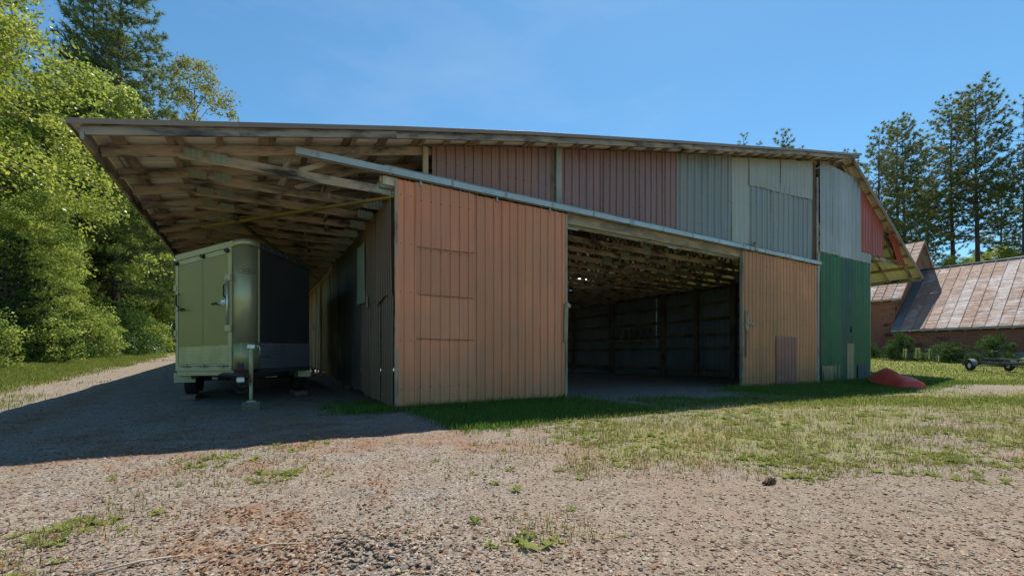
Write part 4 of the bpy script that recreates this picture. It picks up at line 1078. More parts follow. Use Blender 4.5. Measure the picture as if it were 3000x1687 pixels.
# ------------------------------------------------------------------ vegetation
F_leaf = foliage("maple_leaf", (.15, .21, .028), (.46, .50, .09), (.56, .46, .08), .64, .5, .06, .5)
F_leaf2 = foliage("understory_leaf", (.14, .215, .035), (.45, .51, .11), None, .64, .5, .1, .45)
F_sparse = foliage("yellowing_leaf", (.17, .19, .03), (.40, .38, .08), (.36, .24, .06), .45, .5, .15)
F_dark = foliage("dark_hemlock_needle", (.012, .035, .010), (.035, .08, .018), None, .25, .5)
F_pine = foliage("white_pine_needle", (.10, .135, .045), (.27, .30, .105), (.30, .21, .10), .45, .55, .12)
F_larch = foliage("larch_needle", (.11, .16, .05), (.25, .29, .11), None, .4, .55)
F_shrub = foliage("dark_shrub_leaf", (.03, .075, .018), (.10, .17, .04), None, .4, .5)
F_pale = foliage("milkweed_leaf", (.14, .21, .06), (.27, .35, .11), None, .4, .5)
M_bark = wood("grey_brown_bark", (.085, .07, .058), (.16, .135, .11), stain_amt=.5)
M_barkp = wood("pine_bark", (.075, .055, .048), (.13, .10, .085), stain_amt=.4)

def quads(C, size, rg, upbias=.6, aspect=.62, fold=0.0):
    """rhombic leaves: centres C, lengths size"""
    n = len(C)
    nrm = rg.normal(size=(n, 3)) * (1 - upbias); nrm[:, 2] += upbias
    nrm /= np.linalg.norm(nrm, axis=1)[:, None]
    a = rg.normal(size=(n, 3)); u = np.cross(nrm, a); u /= np.linalg.norm(u, axis=1)[:, None]; w = np.cross(nrm, u)
    s = size[:, None]
    P0 = C - u * s * .5; P2 = C + u * s * .5; mid = C + nrm * s * .06
    P1 = mid + w * s * aspect * .5; P3 = mid - w * s * aspect * .5
    V = np.stack([P0, P1, P2, P3], 1).reshape(-1, 3); F = np.arange(4 * n).reshape(n, 4)
    return V, F
def tubes_np(paths, n=6):
    """paths: list of (points(k,3), radii(k)) -> verts, quad faces"""
    VV = []; FF = []; off = 0
    ang = np.arange(n) * 2 * np.pi / n
    for pts, rad in paths:
        pts = np.asarray(pts, float); rad = np.asarray(rad, float); k = len(pts)
        t = np.gradient(pts, axis=0); t /= np.linalg.norm(t, axis=1)[:, None] + 1e-9
        ref = np.where(np.abs(t[:, 2:3]) > .9, np.array([[1., 0, 0]]), np.array([[0, 0, 1.]]))
        u = np.cross(t, ref); u /= np.linalg.norm(u, axis=1)[:, None] + 1e-9; w = np.cross(t, u)
        V = pts[:, None, :] + rad[:, None, None] * (u[:, None, :] * np.cos(ang)[None, :, None] + w[:, None, :] * np.sin(ang)[None, :, None])
        VV.append(V.reshape(-1, 3)); i = np.arange(k - 1)[:, None]; j = np.arange(n)[None, :]
        FF.append(np.stack([off + i * n + j, off + (i + 1) * n + j, off + (i + 1) * n + (j + 1) % n, off + i * n + (j + 1) % n], -1).reshape(-1, 4)); off += k * n
    return np.concatenate(VV), np.concatenate(FF)
def mesh_only(name, V, F, mat, attrs=None, smooth=False):
    o = fast(name, V, F, mat, attrs, None, smooth); me = o.data; bpy.data.objects.remove(o); return me

def broadleaf(seed, H, R, base, ncl, per, leaf, clr=.16, flat=.5, lean=0.0, fleaf=None, trunk_r=.14, droop=0.0, shape='round'):
    rg = np.random.default_rng(seed)
    def axis_pt(h): return np.array([lean * H * h ** 1.3 + .12 * math.sin(h * 5 + seed), .12 * math.cos(h * 4 + seed * 2), H * h])
    paths = [([axis_pt(h) for h in np.linspace(0, .92, 9)], trunk_r * (1 - np.linspace(0, .88, 9)))]
    CC = []; cl = []
    for k in range(ncl):
        h = base + (1 - base) * rg.random() ** .9
        hh = (h - base) / (1 - base)
        prof = math.sin(math.pi * min(1, .12 + .86 * hh ** .8)) ** .6 if shape == 'round' else (1 - hh) ** .6 + .15
        r = R * prof * math.sqrt(rg.uniform(.05, 1)); a = k * 2.39996 + rg.normal() * .4
        c = axis_pt(h) + np.array([r * math.cos(a), r * math.sin(a), rg.normal() * .2 - droop * r])
        st = axis_pt(max(.10, h - .75 * r / H - .05))
        m = st * .45 + c * .55 + np.array([rg.normal() * .1 * r, rg.normal() * .1 * r, .10 * r])
        br = max(.008, trunk_r * .32 * (1 - h * .6)) * min(1, .35 + r / R)
        if k % 4 == 0: paths.append(([st, m, c], [br, br * .6, br * .2]))
        cr = clr * R * rg.uniform(.6, 1.35)
        n = int(per * rg.uniform(.55, 1.4))
        q = rg.normal(size=(n, 3)); q /= np.linalg.norm(q, axis=1)[:, None]
        q *= (rg.random(n) ** .5)[:, None] * cr; q[:, 2] *= flat
        # leaves thin along a sloping spray
        q[:, 2] -= .25 * (np.hypot(q[:, 0], q[:, 1]) ** 2) / cr
        CC.append(c + q); cl.append(np.clip(rg.normal(.5, .22) + .25 * rg.normal(size=n) * .6, 0, 1))
    CC = np.concatenate(CC); cl = np.concatenate(cl)
    V, F = quads(CC, leaf * rg.uniform(.6, 1.3, len(CC)), rg, .42)
    crown = mesh_only("crown", V, F, fleaf, {'rnd': np.repeat(cl, 4)})
    tv, tf = tubes_np(paths); trunk = mesh_only("trunk", tv, tf, M_bark, smooth=True)
    return crown, trunk

def conifer(seed, H, L, base, step, per, tuft, needles, fmat, asc=.25, power=.75, trunk_r=.22, droop=0.0, wid=.035, gappy=.25, nlen=None):
    rg = np.random.default_rng(seed); bx, by = rg.normal() * .012, rg.normal() * .012
    ax = lambda z: np.array([bx * z + .1 * math.sin(z * .25 + seed), by * z, z])
    paths = [([ax(z) for z in np.linspace(0, H * .98, 12)], trunk_r * (1 - .93 * np.linspace(0, 1, 12)))]
    T = []; dirs = []
    z = H * base; a0 = rg.random() * 6
    while z < H * .985:
        hh = (z - H * base) / (H * (1 - base))
        nb = rg.integers(4, 7) if hh < .9 else 3
        for b in range(nb):
            if rg.random() < gappy: continue
            a0 += 2 * math.pi / nb + rg.normal() * .25
            ln = L * (max(.02, 1 - hh)) ** power * rg.uniform(.55, 1.2) * min(1, .55 + hh * 3 + rg.random() * .4) + .25
            up = asc + .5 * hh + rg.normal() * .08
            dv = np.array([math.cos(a0), math.sin(a0), 0.0]); st = ax(z)
            pts = [st + dv * ln * t + np.array([0, 0, ln * (up * t - droop * t * t + .25 * t ** 3)]) for t in np.linspace(0, 1, 5)]
            paths.append((pts, max(.012, trunk_r * .22 * (1 - hh * .7)) * np.array([1, .75, .55, .35, .15])))
            n = max(3, int(per * ln / L * rg.uniform(.7, 1.3)))
            t = .28 + .74 * rg.random(n) ** .75
            side = np.cross(dv, [0, 0, 1]); off = rg.normal(size=n) * .17 * ln * (1.1 - .55 * t)
            P = np.array([st + dv * ln * tt + np.array([0, 0, ln * (up * tt - droop * tt * tt + .25 * tt ** 3)]) for tt in t]) + side[None, :] * off[:, None]
            P[:, 2] += rg.normal(size=n) * .05 * ln * .5 + .05
            D = dv[None, :] * .6 + side[None, :] * np.sign(off)[:, None] * .5 + np.array([[0, 0, .45]])
            T.append(P); dirs.append(D)
        z += step * rg.uniform(.7, 1.3)
    T = np.concatenate(T); D = np.concatenate(dirs); n = len(T)
    base_c = np.clip(rg.normal(.45, .2, n), 0, 1)
    C = np.repeat(T, needles, 0); D = np.repeat(D, needles, 0) + rg.normal(size=(n * needles, 3)) * .75
    D /= np.linalg.norm(D, axis=1)[:, None]
    ln = tuft * rg.uniform(.6, 1.25, len(C)); sd = np.cross(D, rg.normal(size=D.shape)); sd /= np.linalg.norm(sd, axis=1)[:, None]
    V = np.stack([C - sd * wid * .5, C + sd * wid * .5, C + D * ln[:, None]], 1).reshape(-1, 3); F = np.arange(len(V)).reshape(-1, 3)
    crown = mesh_only("crown", V, F, fmat, {'rnd': np.repeat(np.repeat(base_c, needles), 3)})
    tv, tf = tubes_np(paths, 5); trunk = mesh_only("trunk", tv, tf, M_barkp, smooth=True)
    return crown, trunk
def plant_tree(name, meshes, X, Y, sc, rz, label, cat='tree', group=None, sz=None, tilt=(0, 0), sink=.05):
    r = empty(name, (X, Y, gz1(X, Y) - sink), rz); r.scale = (sc, sc, sz or sc); r.rotation_euler = (tilt[0], tilt[1], rz)
    link("trunk", meshes[1], None, r); link("crown", meshes[0], None, r)
    return tag(r, label, cat, group)

# meshes of each kind
BL_near = broadleaf(3, 14, 5.2, .24, 330, 175, .125, .15, .55, fleaf=F_leaf, trunk_r=.2, droop=.12)
BL_a = broadleaf(5, 13, 4.0, .14, 210, 160, .13, .17, .5, fleaf=F_leaf, trunk_r=.16, droop=.15)
BL_b = broadleaf(8, 12, 3.6, .20, 190, 150, .13, .18, .45, lean=.16, fleaf=F_leaf2, trunk_r=.13, droop=.15)
BL_sp = broadleaf(12, 20, 4.6, .45, 150, 110, .17, .14, .6, lean=.06, fleaf=F_sparse, trunk_r=.24)
SHR = broadleaf(15, 2.2, 1.3, .08, 60, 90, .10, .30, .7, fleaf=F_leaf2, trunk_r=.03)
SHR2 = broadleaf(17, 2.0, 1.15, .05, 70, 100, .085, .28, .8, fleaf=F_shrub, trunk_r=.03)
LARCH = conifer(21, 27, 4.4, .14, .45, 44, .32, 13, F_larch, .0, .72, .24, .18, .045, .08)
HEML = conifer(23, 5, 1.9, .03, .22, 34, .12, 9, F_dark, -.05, .8, .08, .15, .03, .05)
PINE_a = conifer(31, 30, 5.4, .40, .62, 26, .36, 19, F_pine, .10, .62, .33, .0, .065, .16)
PINE_b = conifer(34, 28, 4.4, .34, .7, 22, .36, 19, F_pine, .16, .6, .28, .0, .065, .24)
PINE_c = conifer(37, 26, 5.0, .28, .66, 24, .36, 19, F_pine, .05, .7, .30, .02, .065, .18)
SPRUCE = conifer(41, 20, 2.6, .12, .4, 22, .26, 10, F_pine, -.05, .85, .2, .1, .05, .12)

# left-hand forest edge
LT = [
 ("maple_tree", BL_near, -22.4, 15.6, 1.22, .3, 'large leafy maple at the picture edge nearest the camera'),
 ("maple_tree", BL_a, -25.0, 19.2, 1.2, 1.2, 'leafy maple behind the nearest large maple, over the dark hemlock'),
 ("maple_tree", BL_b, -21.8, 20.5, 1.15, .1, 'leaning slender tree with a bare slanting lower trunk at the forest edge'),
 ("maple_tree", BL_a, -24.6, 24.8, 1.15, 2.6, 'bushy green tree at the forest edge right of the leaning trunk'),
 ("maple_tree", BL_b, -25.0, 29.6, 1.2, 3.9, 'green tree at the forest edge just beside the eave of the barn'),
 ("maple_tree", BL_near, -30.0, 29.0, 1.15, 4.4, 'tall broad tree rising behind the bushy forest edge'),
 ("maple_tree", BL_a, -26.4, 33.5, 1.1, 5.1, 'leafy tree seen between the trailer and the far eave'),
 ("maple_tree", BL_near, -28.0, 21.5, 1.1, 2.0, 'dense tree filling the forest behind the leaning trunk'),
 ("maple_tree", BL_near, -31.0, 33.0, 1.15, .9, 'broad tree deep in the wood below the larch'),
 ("maple_tree", BL_a, -29.5, 20.5, 1.3, 3.3, 'tall tree deep in the wood at the picture edge'),
 ("maple_tree", BL_a, -36.0, 28.0, 1.4, .5, 'tallest tree deep in the wood behind the large maple'),
 ("maple_tree", BL_b, -33.0, 42.0, 1.3, 1.5, 'tree at the far end of the lawn behind the trailer'),
 ("maple_tree", BL_a, -25.5, 41.0, 1.2, 2.2, 'green tree behind the far end of the barn roof'),
 ("larch_tree", LARCH, -25.6, 28.0, 1.05, .4, 'tall feathery larch with a dark straight trunk above the eave'),
 ("larch_tree", LARCH, -27.8, 29.5, .98, 2.4, 'second feathery larch close behind the first one'),
 ("maple_tree", BL_sp, -23.2, 31.5, 1.06, 5.6, 'thin yellowing tree reaching over the roof corner into the sky'),
 ("maple_tree", BL_sp, -25.8, 34.5, .98, 2.5, 'thin yellowing tree between the larch and the open sky'),
 ("hemlock_tree", HEML, -19.2, 16.6, 1.0, .8, 'small dark hemlock at the foot of the large maple'),
 ("hemlock_tree", HEML, -21.4, 18.2, .9, 2.8, 'small dark hemlock left of the leaning bare trunk'),
]
LT += [("maple_tree", BL_near, X, Y, sc, rz, lb) for X, Y, sc, rz, lb in (
 (-24.5, 12.5, 1.0, .7, 'dense tree inside the wood behind the hemlocks'), (-27.5, 16.5, 1.1, 1.7, 'dense tree inside the wood, second behind the hemlocks'),
 (-25.5, 20.8, .9, 2.7, 'dense low tree inside the wood behind the bushy edge'), (-29.5, 26.5, 1.0, 3.7, 'dense low tree inside the wood under the larches'),
 (-33.5, 37.5, 1.0, 4.7, 'dense tree closing the wood at the end of the lawn'), (-30.0, 46.0, 1.0, 5.7, 'dense tree closing the view behind the trailer'),
 (-40.0, 36.0, 1.3, .2, 'farthest dense tree in the depth of the wood'))]
LT = [t_ if (i_ == 0 or t_[0] != 'maple_tree') else (t_[0], t_[1], t_[2] * 1.2, t_[3] * 1.2, t_[4] * 1.15, t_[5], t_[6]) for i_, t_ in enumerate(LT)]
for nm, ms, X, Y, sc, rz, lb in LT: plant_tree(nm, ms, X, Y, sc, rz, lb, 'tree', 'trees of the wood beside the lawn')
rb = random.Random(9)
ORD = ['first', 'second', 'third', 'fourth', 'fifth', 'sixth', 'seventh', 'eighth', 'ninth', 'tenth', 'eleventh', 'twelfth', 'thirteenth', 'fourteenth', 'fifteenth', 'sixteenth']
spots = [(X_ * 1.2, Y_ * 1.2) for X_, Y_ in [(-13.2, 9.8), (-14.6, 11.6), (-16.0, 14.6), (-16.9, 16.2), (-17.6, 17.8), (-18.4, 19.4), (-19.2, 21.2), (-20.2, 23.4), (-21.4, 26.0), (-22.8, 29.2), (-24.4, 33.0), (-26.5, 38.0), (-20.0, 18.2), (-19.0, 16.6)]]
for i, (X, Y) in enumerate(spots):
    plant_tree("bush", SHR if i % 3 else SHR2, X + rb.uniform(-.3, .3), Y, rb.uniform(.9, 1.5), rb.uniform(0, 6), ORD[i] + ' leafy bush along the wood edge counting from the camera', 'bush', 'bushes along the wood edge')
for i, (X, Y) in enumerate([(-20.6, 17.6), (-22.0, 19.4), (-23.4, 21.6), (-24.6, 23.4), (-25.6, 26.2), (-27.2, 30.2), (-28.6, 34.5), (-31.0, 40.0), (-26.0, 20.6), (-28.0, 26.0)]):
    plant_tree("young_tree", BL_a if i % 2 else BL_b, X, Y, rb.uniform(.42, .6), rb.uniform(0, 6), ORD[i] + ' young leafy tree of the understory behind the bushes, from the camera', 'tree', 'young trees of the understory')
# bare sticks and dead branches at the wood edge
ds = random.Random(2)
for i in range(9):
    X = -20.4 - i * .5 + ds.uniform(-.3, .3); Y = 18.9 + i * .9; z = gz1(X, Y)
    pts = [Vector((X, Y, z - .05)), Vector((X + ds.uniform(-.3, .5), Y + .1, z + ds.uniform(.6, 1.2))), Vector((X + ds.uniform(-.6, 1.2), Y + .2, z + ds.uniform(1.2, 2.6)))]
    o = tube("dead_sapling", [p - pts[0] for p in pts], [.035, .025, .012], M_bark, None, 6, pts[0])
    tag(o, ORD[i] + ' bare dead sapling stem at the wood edge, counting from the camera', 'sapling', 'dead saplings at the wood edge')
# pines and trees on the right
def pxY(px, Y): return (px - 1500) / 1274 * Y
RT = [
 ("pine_tree", PINE_c, 2572, 50, 27.5, 1.0, 'bushy pine nearest the barn gable, left of the twin pines'),
 ("pine_tree", PINE_b, 2628, 53, 30.5, 2.2, 'slender pine with a bare trunk, left one of a close pair'),
 ("pine_tree", PINE_b, 2655, 54, 30.9, 4.0, 'slender pine with a bare trunk, right one of a close pair'),
 ("pine_tree", PINE_b, 2712, 60, 28.6, .4, 'short thin pine between the close pair and the tallest pine'),
 ("pine_tree", PINE_a, 2790, 54, 33.0, 5.0, 'tall pine just left of the tallest one'),
 ("pine_tree", PINE_a, 2864, 50, 32.6, .2, 'tallest pine of the group with wide tiers of branches'),
 ("pine_tree", PINE_c, 3010, 46, 28.5, 2.9, 'wide pine cut by the picture edge'),
 ("pine_tree", PINE_c, 2935, 62, 26.0, 1.7, 'pine standing behind the tallest one'),
 ("pine_tree", PINE_c, 2300, 60, 32.4, 3.1, 'pine whose top shows above the ridge of the barn'),
 ("pine_tree", PINE_b, 2490, 62, 30.6, 3.6, 'pine whose tip just clears the roof peak'),
 ("spruce_tree", SPRUCE, 2183, 60, 31.8, .5, 'spruce whose pointed tip shows over the roof, taller of two'),
 ("spruce_tree", SPRUCE, 2224, 61, 31.0, 1.5, 'spruce whose pointed tip shows over the roof, lower of two'),
]
HT = {id(PINE_a): 30, id(PINE_b): 28, id(PINE_c): 26, id(SPRUCE): 20}
for nm, ms, px, Y, zt, rz, lb in RT:
    X = pxY(px, Y); h0 = gz1(X, Y); k = (zt - h0) / HT[id(ms)]
    plant_tree(nm, ms, X, Y, k * (.9 if k > 1.2 else 1), rz, lb, 'tree', 'conifers behind the brick house', sz=k)
for px, Y, sc, ms, lb in ((2790, 47, .72, BL_a, 'yellow green leafy tree behind the house ridge'), (2880, 46, .62, BL_b, 'dark leafy tree behind the house roof under the tallest pine'), (2960, 45, .75, BL_a, 'leafy tree behind the house roof at the picture edge'),
                       (2700, 56, .72, BL_near, 'leafy tree below the thin pine'), (2620, 60, .62, BL_a, 'low leafy tree below the close pair of pines'), (2840, 60, .8, BL_near, 'broad leafy tree in the gap beside the tallest pine'),
                       (2930, 56, .85, BL_near, 'broad leafy tree beneath the pine behind the tallest'), (3040, 52, .8, BL_a, 'leafy tree under the wide pine at the edge')):
    plant_tree("broadleaf_tree", ms, pxY(px, Y), Y, sc, px * .37, lb, 'tree', 'leafy trees behind the house')
for i in range(9):
    a = W(32.0 - .3 * (i % 2), 9.0 - i * 2.0, 0); plant_tree("shrub", SHR2, a.x, a.y, rb.uniform(.55, .85), i * 1.3, ORD[i] + ' tall dark shrub along the brick wall counting from the barn', 'shrub', 'shrubs along the brick wall', sz=rb.uniform(.5, .8))
for i in range(12):
    a = W(31.0 + rb.uniform(-.5, .4), 6.5 - i * 1.15, 0); plant_tree("shrub", SHR2, a.x, a.y, rb.uniform(.3, .5), i * 2.3, ORD[i] + ' low dark shrub at the lawn edge by the house, counting from the barn', 'shrub', 'low shrubs along the lawn edge')
# milkweed: upright stem with paired pale leaves
def milkweed():
    rg = np.random.default_rng(4); V = []; F = []; A = []
    for i in range(16):
        h = .25 + .75 * i / 16; a = i * 1.57 + .3; L = .34 * (1 - .45 * h); d = np.array([math.cos(a), math.sin(a), .55]); d /= np.linalg.norm(d); sd = np.array([-math.sin(a), math.cos(a), 0]) * .05
        for q in (1, -1):
            dd_ = d * np.array([q, q, 1]); b = len(V); c = np.array([0, 0, h])
            V += [c, c + dd_ * L * .5 + sd, c + dd_ * L, c + dd_ * L * .5 - sd]; F.append((b, b + 1, b + 2, b + 3)); A += [rg.random()] * 4
    cr = mesh_only("leaves", np.array(V), np.array(F), F_pale, {'rnd': A})
    tv, tf = tubes_np([([(0, 0, 0), (0, 0, .6), (.02, 0, 1.05)], [.014, .01, .006])], 5); return cr, mesh_only("stem", tv, tf, F_pale, {'rnd': np.full(len(tv), .2)})
MW = milkweed()
for i in range(16):
    a = W(30.4 + rb.uniform(-.9, .5), 2.6 - i * .66 + rb.uniform(-.5, .5), 0); sc = rb.uniform(.4, .85)
    r = empty("milkweed_plant", (a.x, a.y, gz1(a.x, a.y) - .03), i * 1.1); r.scale = (sc, sc, sc)
    link("stem", MW[1], None, r); link("leaves", MW[0], None, r); tag(r, ORD[i] + ' pale milkweed plant before the brick house, counting from the barn', 'plant', 'milkweed plants by the house')

# ------------------------------------------------------------------ grass, weeds, leaves and stones on the ground
G_lush = foliage("lush_grass_blade", (.07, .15, .024), (.20, .31, .06), None, .45, .5)
G_dry = foliage("sunny_grass_blade", (.15, .165, .035), (.33, .33, .085), (.46, .37, .18), .45, .55, .3)
G_meadow = foliage("meadow_grass_blade", (.13, .18, .034), (.32, .36, .085), (.42, .37, .14), .45, .55, .12)
L_dead = foliage("dead_leaf", (.13, .06, .03), (.36, .20, .11), (.42, .32, .22), .15, .7, .2)
def cand(n, y0, y1, xk=1.28, pw=1.0, seed=0, x0=None, x1=None):
    rg = np.random.default_rng(seed); u = rg.random(n)
    if abs(pw - 1) < 1e-6: Y = y0 * (y1 / y0) ** u
    else: Y = (y0 ** (1 - pw) + u * (y1 ** (1 - pw) - y0 ** (1 - pw))) ** (1 / (1 - pw))
    X = rg.uniform(-xk, xk, n) * Y if x0 is None else rg.uniform(x0, x1, n)
    return X, Y, rg
def blades(name, X, Y, h, w, rg, mat, label, bend=.45):
    n = len(X); Z = gh(X, Y) - .004; B = np.stack([X, Y, Z], 1)
    a = rg.random(n) * 2 * np.pi; dv = np.stack([np.cos(a), np.sin(a), np.zeros(n)], 1); sd = np.stack([-np.sin(a), np.cos(a), np.zeros(n)], 1)
    h = h[:, None]; w = w[:, None]; bd = (rg.uniform(.1, 1.0, n) * bend)[:, None]
    m = B + dv * h * bd * .35 + np.array([0, 0, 1]) * h * .6; t = B + dv * h * bd + np.array([0, 0, 1]) * h * (1 - .25 * bd)
    V = np.stack([B - sd * w * .5, B + sd * w * .5, m + sd * w * .4, m - sd * w * .4, t], 1).reshape(-1, 3)
    i = np.arange(n)[:, None] * 5
    F = np.concatenate([i + np.array([[0, 1, 2]]), i + np.array([[0, 2, 3]]), i + np.array([[3, 2, 4]])], 0)
    o = fast(name, V, F, mat, {'rnd': np.repeat(np.clip(rg.normal(.5, .28, n), 0, 1), 5)})
    return tag(o, label, 'grass', None, 'stuff')
# lush strip along the doors
X, Y, rg = cand(900000, 4.5, 20, pw=1.4, seed=1); w_ = m_lush(X, Y); k = rg.random(len(X)) < w_ * .62
X, Y = X[k], Y[k]; s_, d_ = to_sd(X, Y); hh = rg.uniform(.03, .11, len(X)) * (1 + .9 * np.exp(-((d_ + .15) / .3) ** 2))
blades("lush_grass", X, Y, hh, rg.uniform(.006, .013, len(X)), rg, G_lush, 'lush green grass growing along the foot of the doors')
# sparse grass in the yard
X, Y, rg = cand(420000, 1.7, 13, pw=1.4, seed=2); w_ = m_sparse(X, Y) * (.25 + .75 * sst(.34, .66, fbm(X * 3.2, Y * 3.2, 91, 3))); k = rg.random(len(X)) < w_ * .62
X, Y = X[k], Y[k]; blades("sparse_grass", X, Y, rg.uniform(.015, .06, len(X)) * (1 + .8 * sst(4, 6, Y)), rg.uniform(.003, .008, len(X)), rg, G_dry, 'thin sunlit grass scattered over the gravel yard', .8)
# lawns
rg = np.random.default_rng(33); n = 150000; s_ = -6.6 - 8.0 * rg.random(n) ** 1.1; d_ = -4 + 30 * rg.random(n) ** 1.5
X = BO.x + SD.x * s_ + DD.x * d_; Y = BO.y + SD.y * s_ + DD.y * d_; k = (rg.random(n) < m_lawn(X, Y)) & (Y > 3) & (X > -1.4 * Y); X, Y = X[k], Y[k]
blades("lawn_grass", X, Y, rg.uniform(.03, .10, len(X)), rg.uniform(.010, .022, len(X)), rg, G_meadow, 'short sunny lawn grass between the gravel drive and the wood')
X, Y, rg = cand(420000, 6, 34, pw=1.2, seed=3); w_ = m_lawn(X, Y); k = rg.random(len(X)) < w_ * .8
X, Y = X[k], Y[k]; blades("lawn_grass", X, Y, rg.uniform(.03, .09, len(X)), rg.uniform(.008, .02, len(X)) * (Y / 14), rg, G_meadow, 'short lawn grass between the barn corner and the brick house')
# tall meadow strip at the wood edge
rg = np.random.default_rng(5); n = 46000; s_ = rg.uniform(-17.5, -12.2, n); d_ = rg.uniform(-2, 34, n)
P = np.stack([BO.x + SD.x * s_ + DD.x * d_, BO.y + SD.y * s_ + DD.y * d_], 1)
blades("meadow_grass", P[:, 0], P[:, 1], rg.uniform(.25, .85, n) * sst(-12.0, -13.6, s_), rg.uniform(.012, .03, n), rg, G_meadow, 'tall pale meadow grass in front of the wood')
# broad-leaved weeds: flat rosettes
def weeds(name, X, Y, size, rg, mat, label):
    n = len(X); V = []; A = []; c = rg.random(n)
    for q in range(7):
        a = rg.random(n) * .6 + q * .9; L = size * rg.uniform(.6, 1.2, n); el = rg.uniform(.15, .9, n)
        B = np.stack([X, Y, gh(X, Y)], 1); dv = np.stack([np.cos(a) * np.cos(el), np.sin(a) * np.cos(el), np.sin(el)], 1); sd = np.stack([-np.sin(a), np.cos(a), a * 0], 1)
        L = L[:, None]
        V.append(np.stack([B, B + dv * L * .55 + sd * L * .2, B + dv * L - np.array([0, 0, .25]) * L, B + dv * L * .55 - sd * L * .2], 1)); A.append(np.repeat(np.clip(c + .2 * rg.normal(size=n), 0, 1), 4))
    V = np.concatenate(V).reshape(-1, 3); o = fast(name, V, np.arange(len(V)).reshape(-1, 4), mat, {'rnd': np.concatenate(A)})
    return tag(o, label, 'weeds', None, 'stuff')
X, Y, rg = cand(16000, 1.8, 15, pw=1.4, seed=6); w_ = np.maximum(m_sparse(X, Y) * (.15 + .85 * sst(.5, .66, fbm(X * 1.7, Y * 1.7, 95))), m_lush(X, Y) * .9); k = rg.random(len(X)) < w_ * .8
X, Y = X[k], Y[k]; weeds("broadleaf_weeds", X, Y, rg.uniform(.03, .085, len(X)) * (1 + .5 * sst(5, 8, Y)), rg, G_dry if False else G_meadow, 'small broad-leaved weeds dotted over the yard')
# dead leaves and wood chips
X, Y, rg = cand(120000, 1.6, 11, pw=1.3, seed=7); w_ = np.clip(m_litter(X, Y) * .9 + .17, 0, 1) * sst(-.2, -.9, np.where(to_sd(X, Y)[0] > -.4, to_sd(X, Y)[1], -3)) * (1 - .75 * m_tan(X, Y)); k = rg.random(len(X)) < w_ * .42
X, Y = X[k], Y[k]; C = np.stack([X, Y, gh(X, Y) + .007], 1)
V, F = quads(C, rg.uniform(.012, .042, len(X)), rg, .78, .5)
tag(fast("leaf_litter", V, F, L_dead, {'rnd': np.repeat(rg.random(len(X)), 4)}), 'brown dead leaves and chips strewn over the gravel', 'leaf litter', None, 'stuff')
# gravel stones
def stones(name, X, Y, size, rg, label, dz=None):
    n = len(X); cube = np.array([(x, y, z) for x in (-1, 1) for y in (-1, 1) for z in (-1, 1)], float)
    P = cube[None] * (1 + rg.uniform(-.42, .25, (n, 8, 3))) * .58
    sc = np.stack([size * rg.uniform(.8, 1.6, n), size * rg.uniform(.6, 1.1, n), size * rg.uniform(.18, .45, n)], 1); P = P * sc[:, None, :]
    a = rg.random(n) * 6.283; b = rg.normal(size=n) * .3; ca, sa, cb, sb = np.cos(a), np.sin(a), np.cos(b), np.sin(b)
    x, y, z = P[..., 0], P[..., 1], P[..., 2]; x, z = x * cb[:, None] - z * sb[:, None], x * sb[:, None] + z * cb[:, None]
    x, y = x * ca[:, None] - y * sa[:, None], x * sa[:, None] + y * ca[:, None]
    Z = gh(X, Y) + sc[:, 2] * .22 + (0 if dz is None else dz)
    V = np.stack([x + X[:, None], y + Y[:, None], z + Z[:, None]], -1).reshape(-1, 3)
    f = np.array([(0, 1, 3, 2), (4, 6, 7, 5), (0, 4, 5, 1), (2, 3, 7, 6), (0, 2, 6, 4), (1, 5, 7, 3)]); F = (np.arange(n)[:, None, None] * 8 + f[None]).reshape(-1, 4)
    tn = np.clip(m_tan(X, Y) + (.9 if dz is not None else .15), 0, 1)
    o = fast(name, V, F, M_stone, {'rnd': np.repeat(rg.random(n), 8), 'tan': np.repeat(tn, 8)})
    return tag(o, label, 'gravel', None, 'stuff')
t = NT("crushed_stone"); a = t.attr('rnd'); tn = t.attr('tan'); nz = t.noise(t.pos(), 90, 4, .65)
c = t.ramp(a, [(0, (.11, .098, .09)), (.35, (.21, .185, .165)), (.7, (.31, .275, .245)), (.92, (.42, .38, .34)), (1, (.36, .24, .17))])
c = t.mix(c, t.ramp(a, [(0, (.16, .13, .105)), (.6, (.30, .25, .20)), (1, (.44, .38, .31))]), t.math('MULTIPLY', tn, .75)); c = t.mix(c, (.10, .085, .07), t.maprange(nz, .52, .7, 0, .5))
c = t.mix(c, (1.0, .88, .78), 1.0, "MULTIPLY"); t.bump(nz, .4, .004); M_stone = t.P(col=c, rough=.88, spec=.25)
X, Y, rg = cand(60000, 1.55, 8.0, pw=1.6, seed=8); gm = np.maximum(m_lush(X, Y), .5 * m_sparse(X, Y)); s_, d_ = to_sd(X, Y)
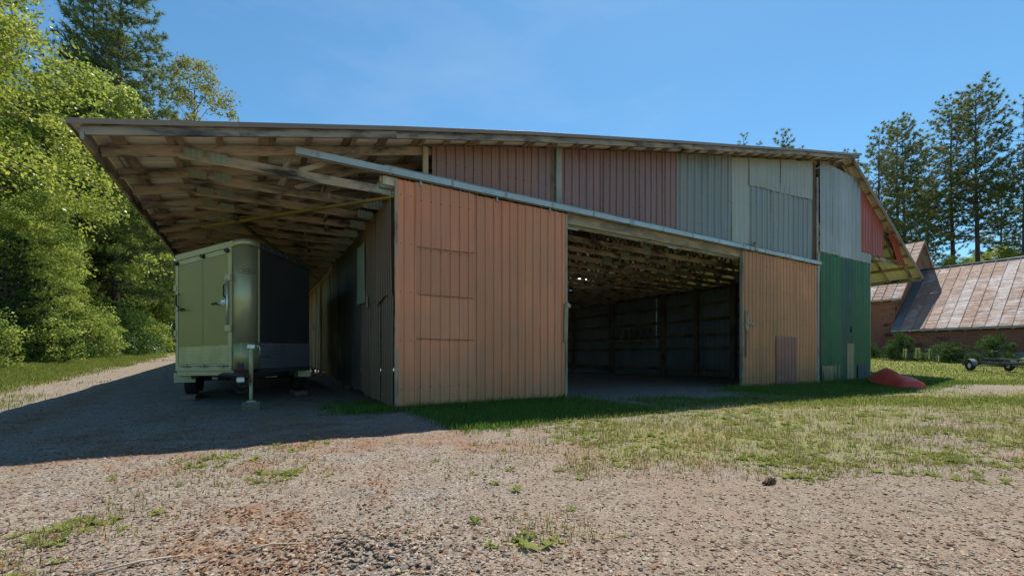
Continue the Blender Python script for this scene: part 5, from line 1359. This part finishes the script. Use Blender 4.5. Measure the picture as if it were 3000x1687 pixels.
k = (rg.random(len(X)) > gm) & (rg.random(len(X)) > .62 * m_litter(X, Y)) & ((s_ < -.3) | (d_ < -.3) | (s_ > 4)); X, Y = X[k], Y[k]
stones("gravel_stones", X, Y, .004 + .014 * rg.random(len(X)) ** 3.6, rg, 'loose crushed stone covering the yard')
rg = np.random.default_rng(10); n = 380; X = -.70 + rg.normal(size=n) * .26; Y = 2.22 + rg.normal(size=n) * .15
stones("gravel_heap", X, Y, rg.uniform(.007, .022, n), rg, 'small heap of coarser broken stone near the camera', rg.random(n) * .012)
# a pine cone and a fallen twig
pc = W(0, 0, 0); X0, Y0 = .716 * 3.1, 3.32
cone = empty("pine_cone", (1.98, 3.36, gh(np.array([1.98]), np.array([3.36]))[0] + .022), .5); V = []; F = []
for i in range(46):
    tt = i / 45; a = i * 2.4; r = .026 * math.sin(math.pi * (.1 + .85 * tt)) + .004; x = -.065 + .13 * tt; b = len(V)
    ca, sa = math.cos(a), math.sin(a); V += [(x, r * .3 * ca, r * .3 * sa), (x + .018, r * ca - .009 * sa, r * sa + .009 * ca), (x + .026, r * 1.1 * ca, r * 1.1 * sa), (x + .018, r * ca + .009 * sa, r * sa - .009 * ca)]; F.append((b, b + 1, b + 2, b + 3))
pyd("scales", V, F, simple("cone_brown", (.12, .05, .03), .8), cone); tube("core", [(-.065, 0, 0), (.06, 0, 0)], [.01, .006], simple("cone_core", (.06, .03, .02), .9), cone, 6)
tag(cone, 'brown pine cone lying on the gravel', 'pine cone')
for (x0, y0, x1, y1, lb) in ((-1.92, 1.98, -1.62, 2.16, 'pale dry twig lying curved on the gravel'), (-1.35, 2.2, -1.1, 2.28, 'thin short straw stalk lying on the needle litter')):
    g0 = gh(np.array([x0, (x0 + x1) / 2, x1]), np.array([y0, (y0 + y1) / 2, y1])) + .012
    o = tube("twig", [(0, 0, g0[0]), ((x1 - x0) * .45, (y1 - y0) * .6, g0[1] + .01), (x1 - x0, y1 - y0, g0[2])], [.006, .005, .003], simple("pale_twig", (.48, .40, .30), .8), None, 6, (x0, y0, 0)); tag(o, lb, 'twig')
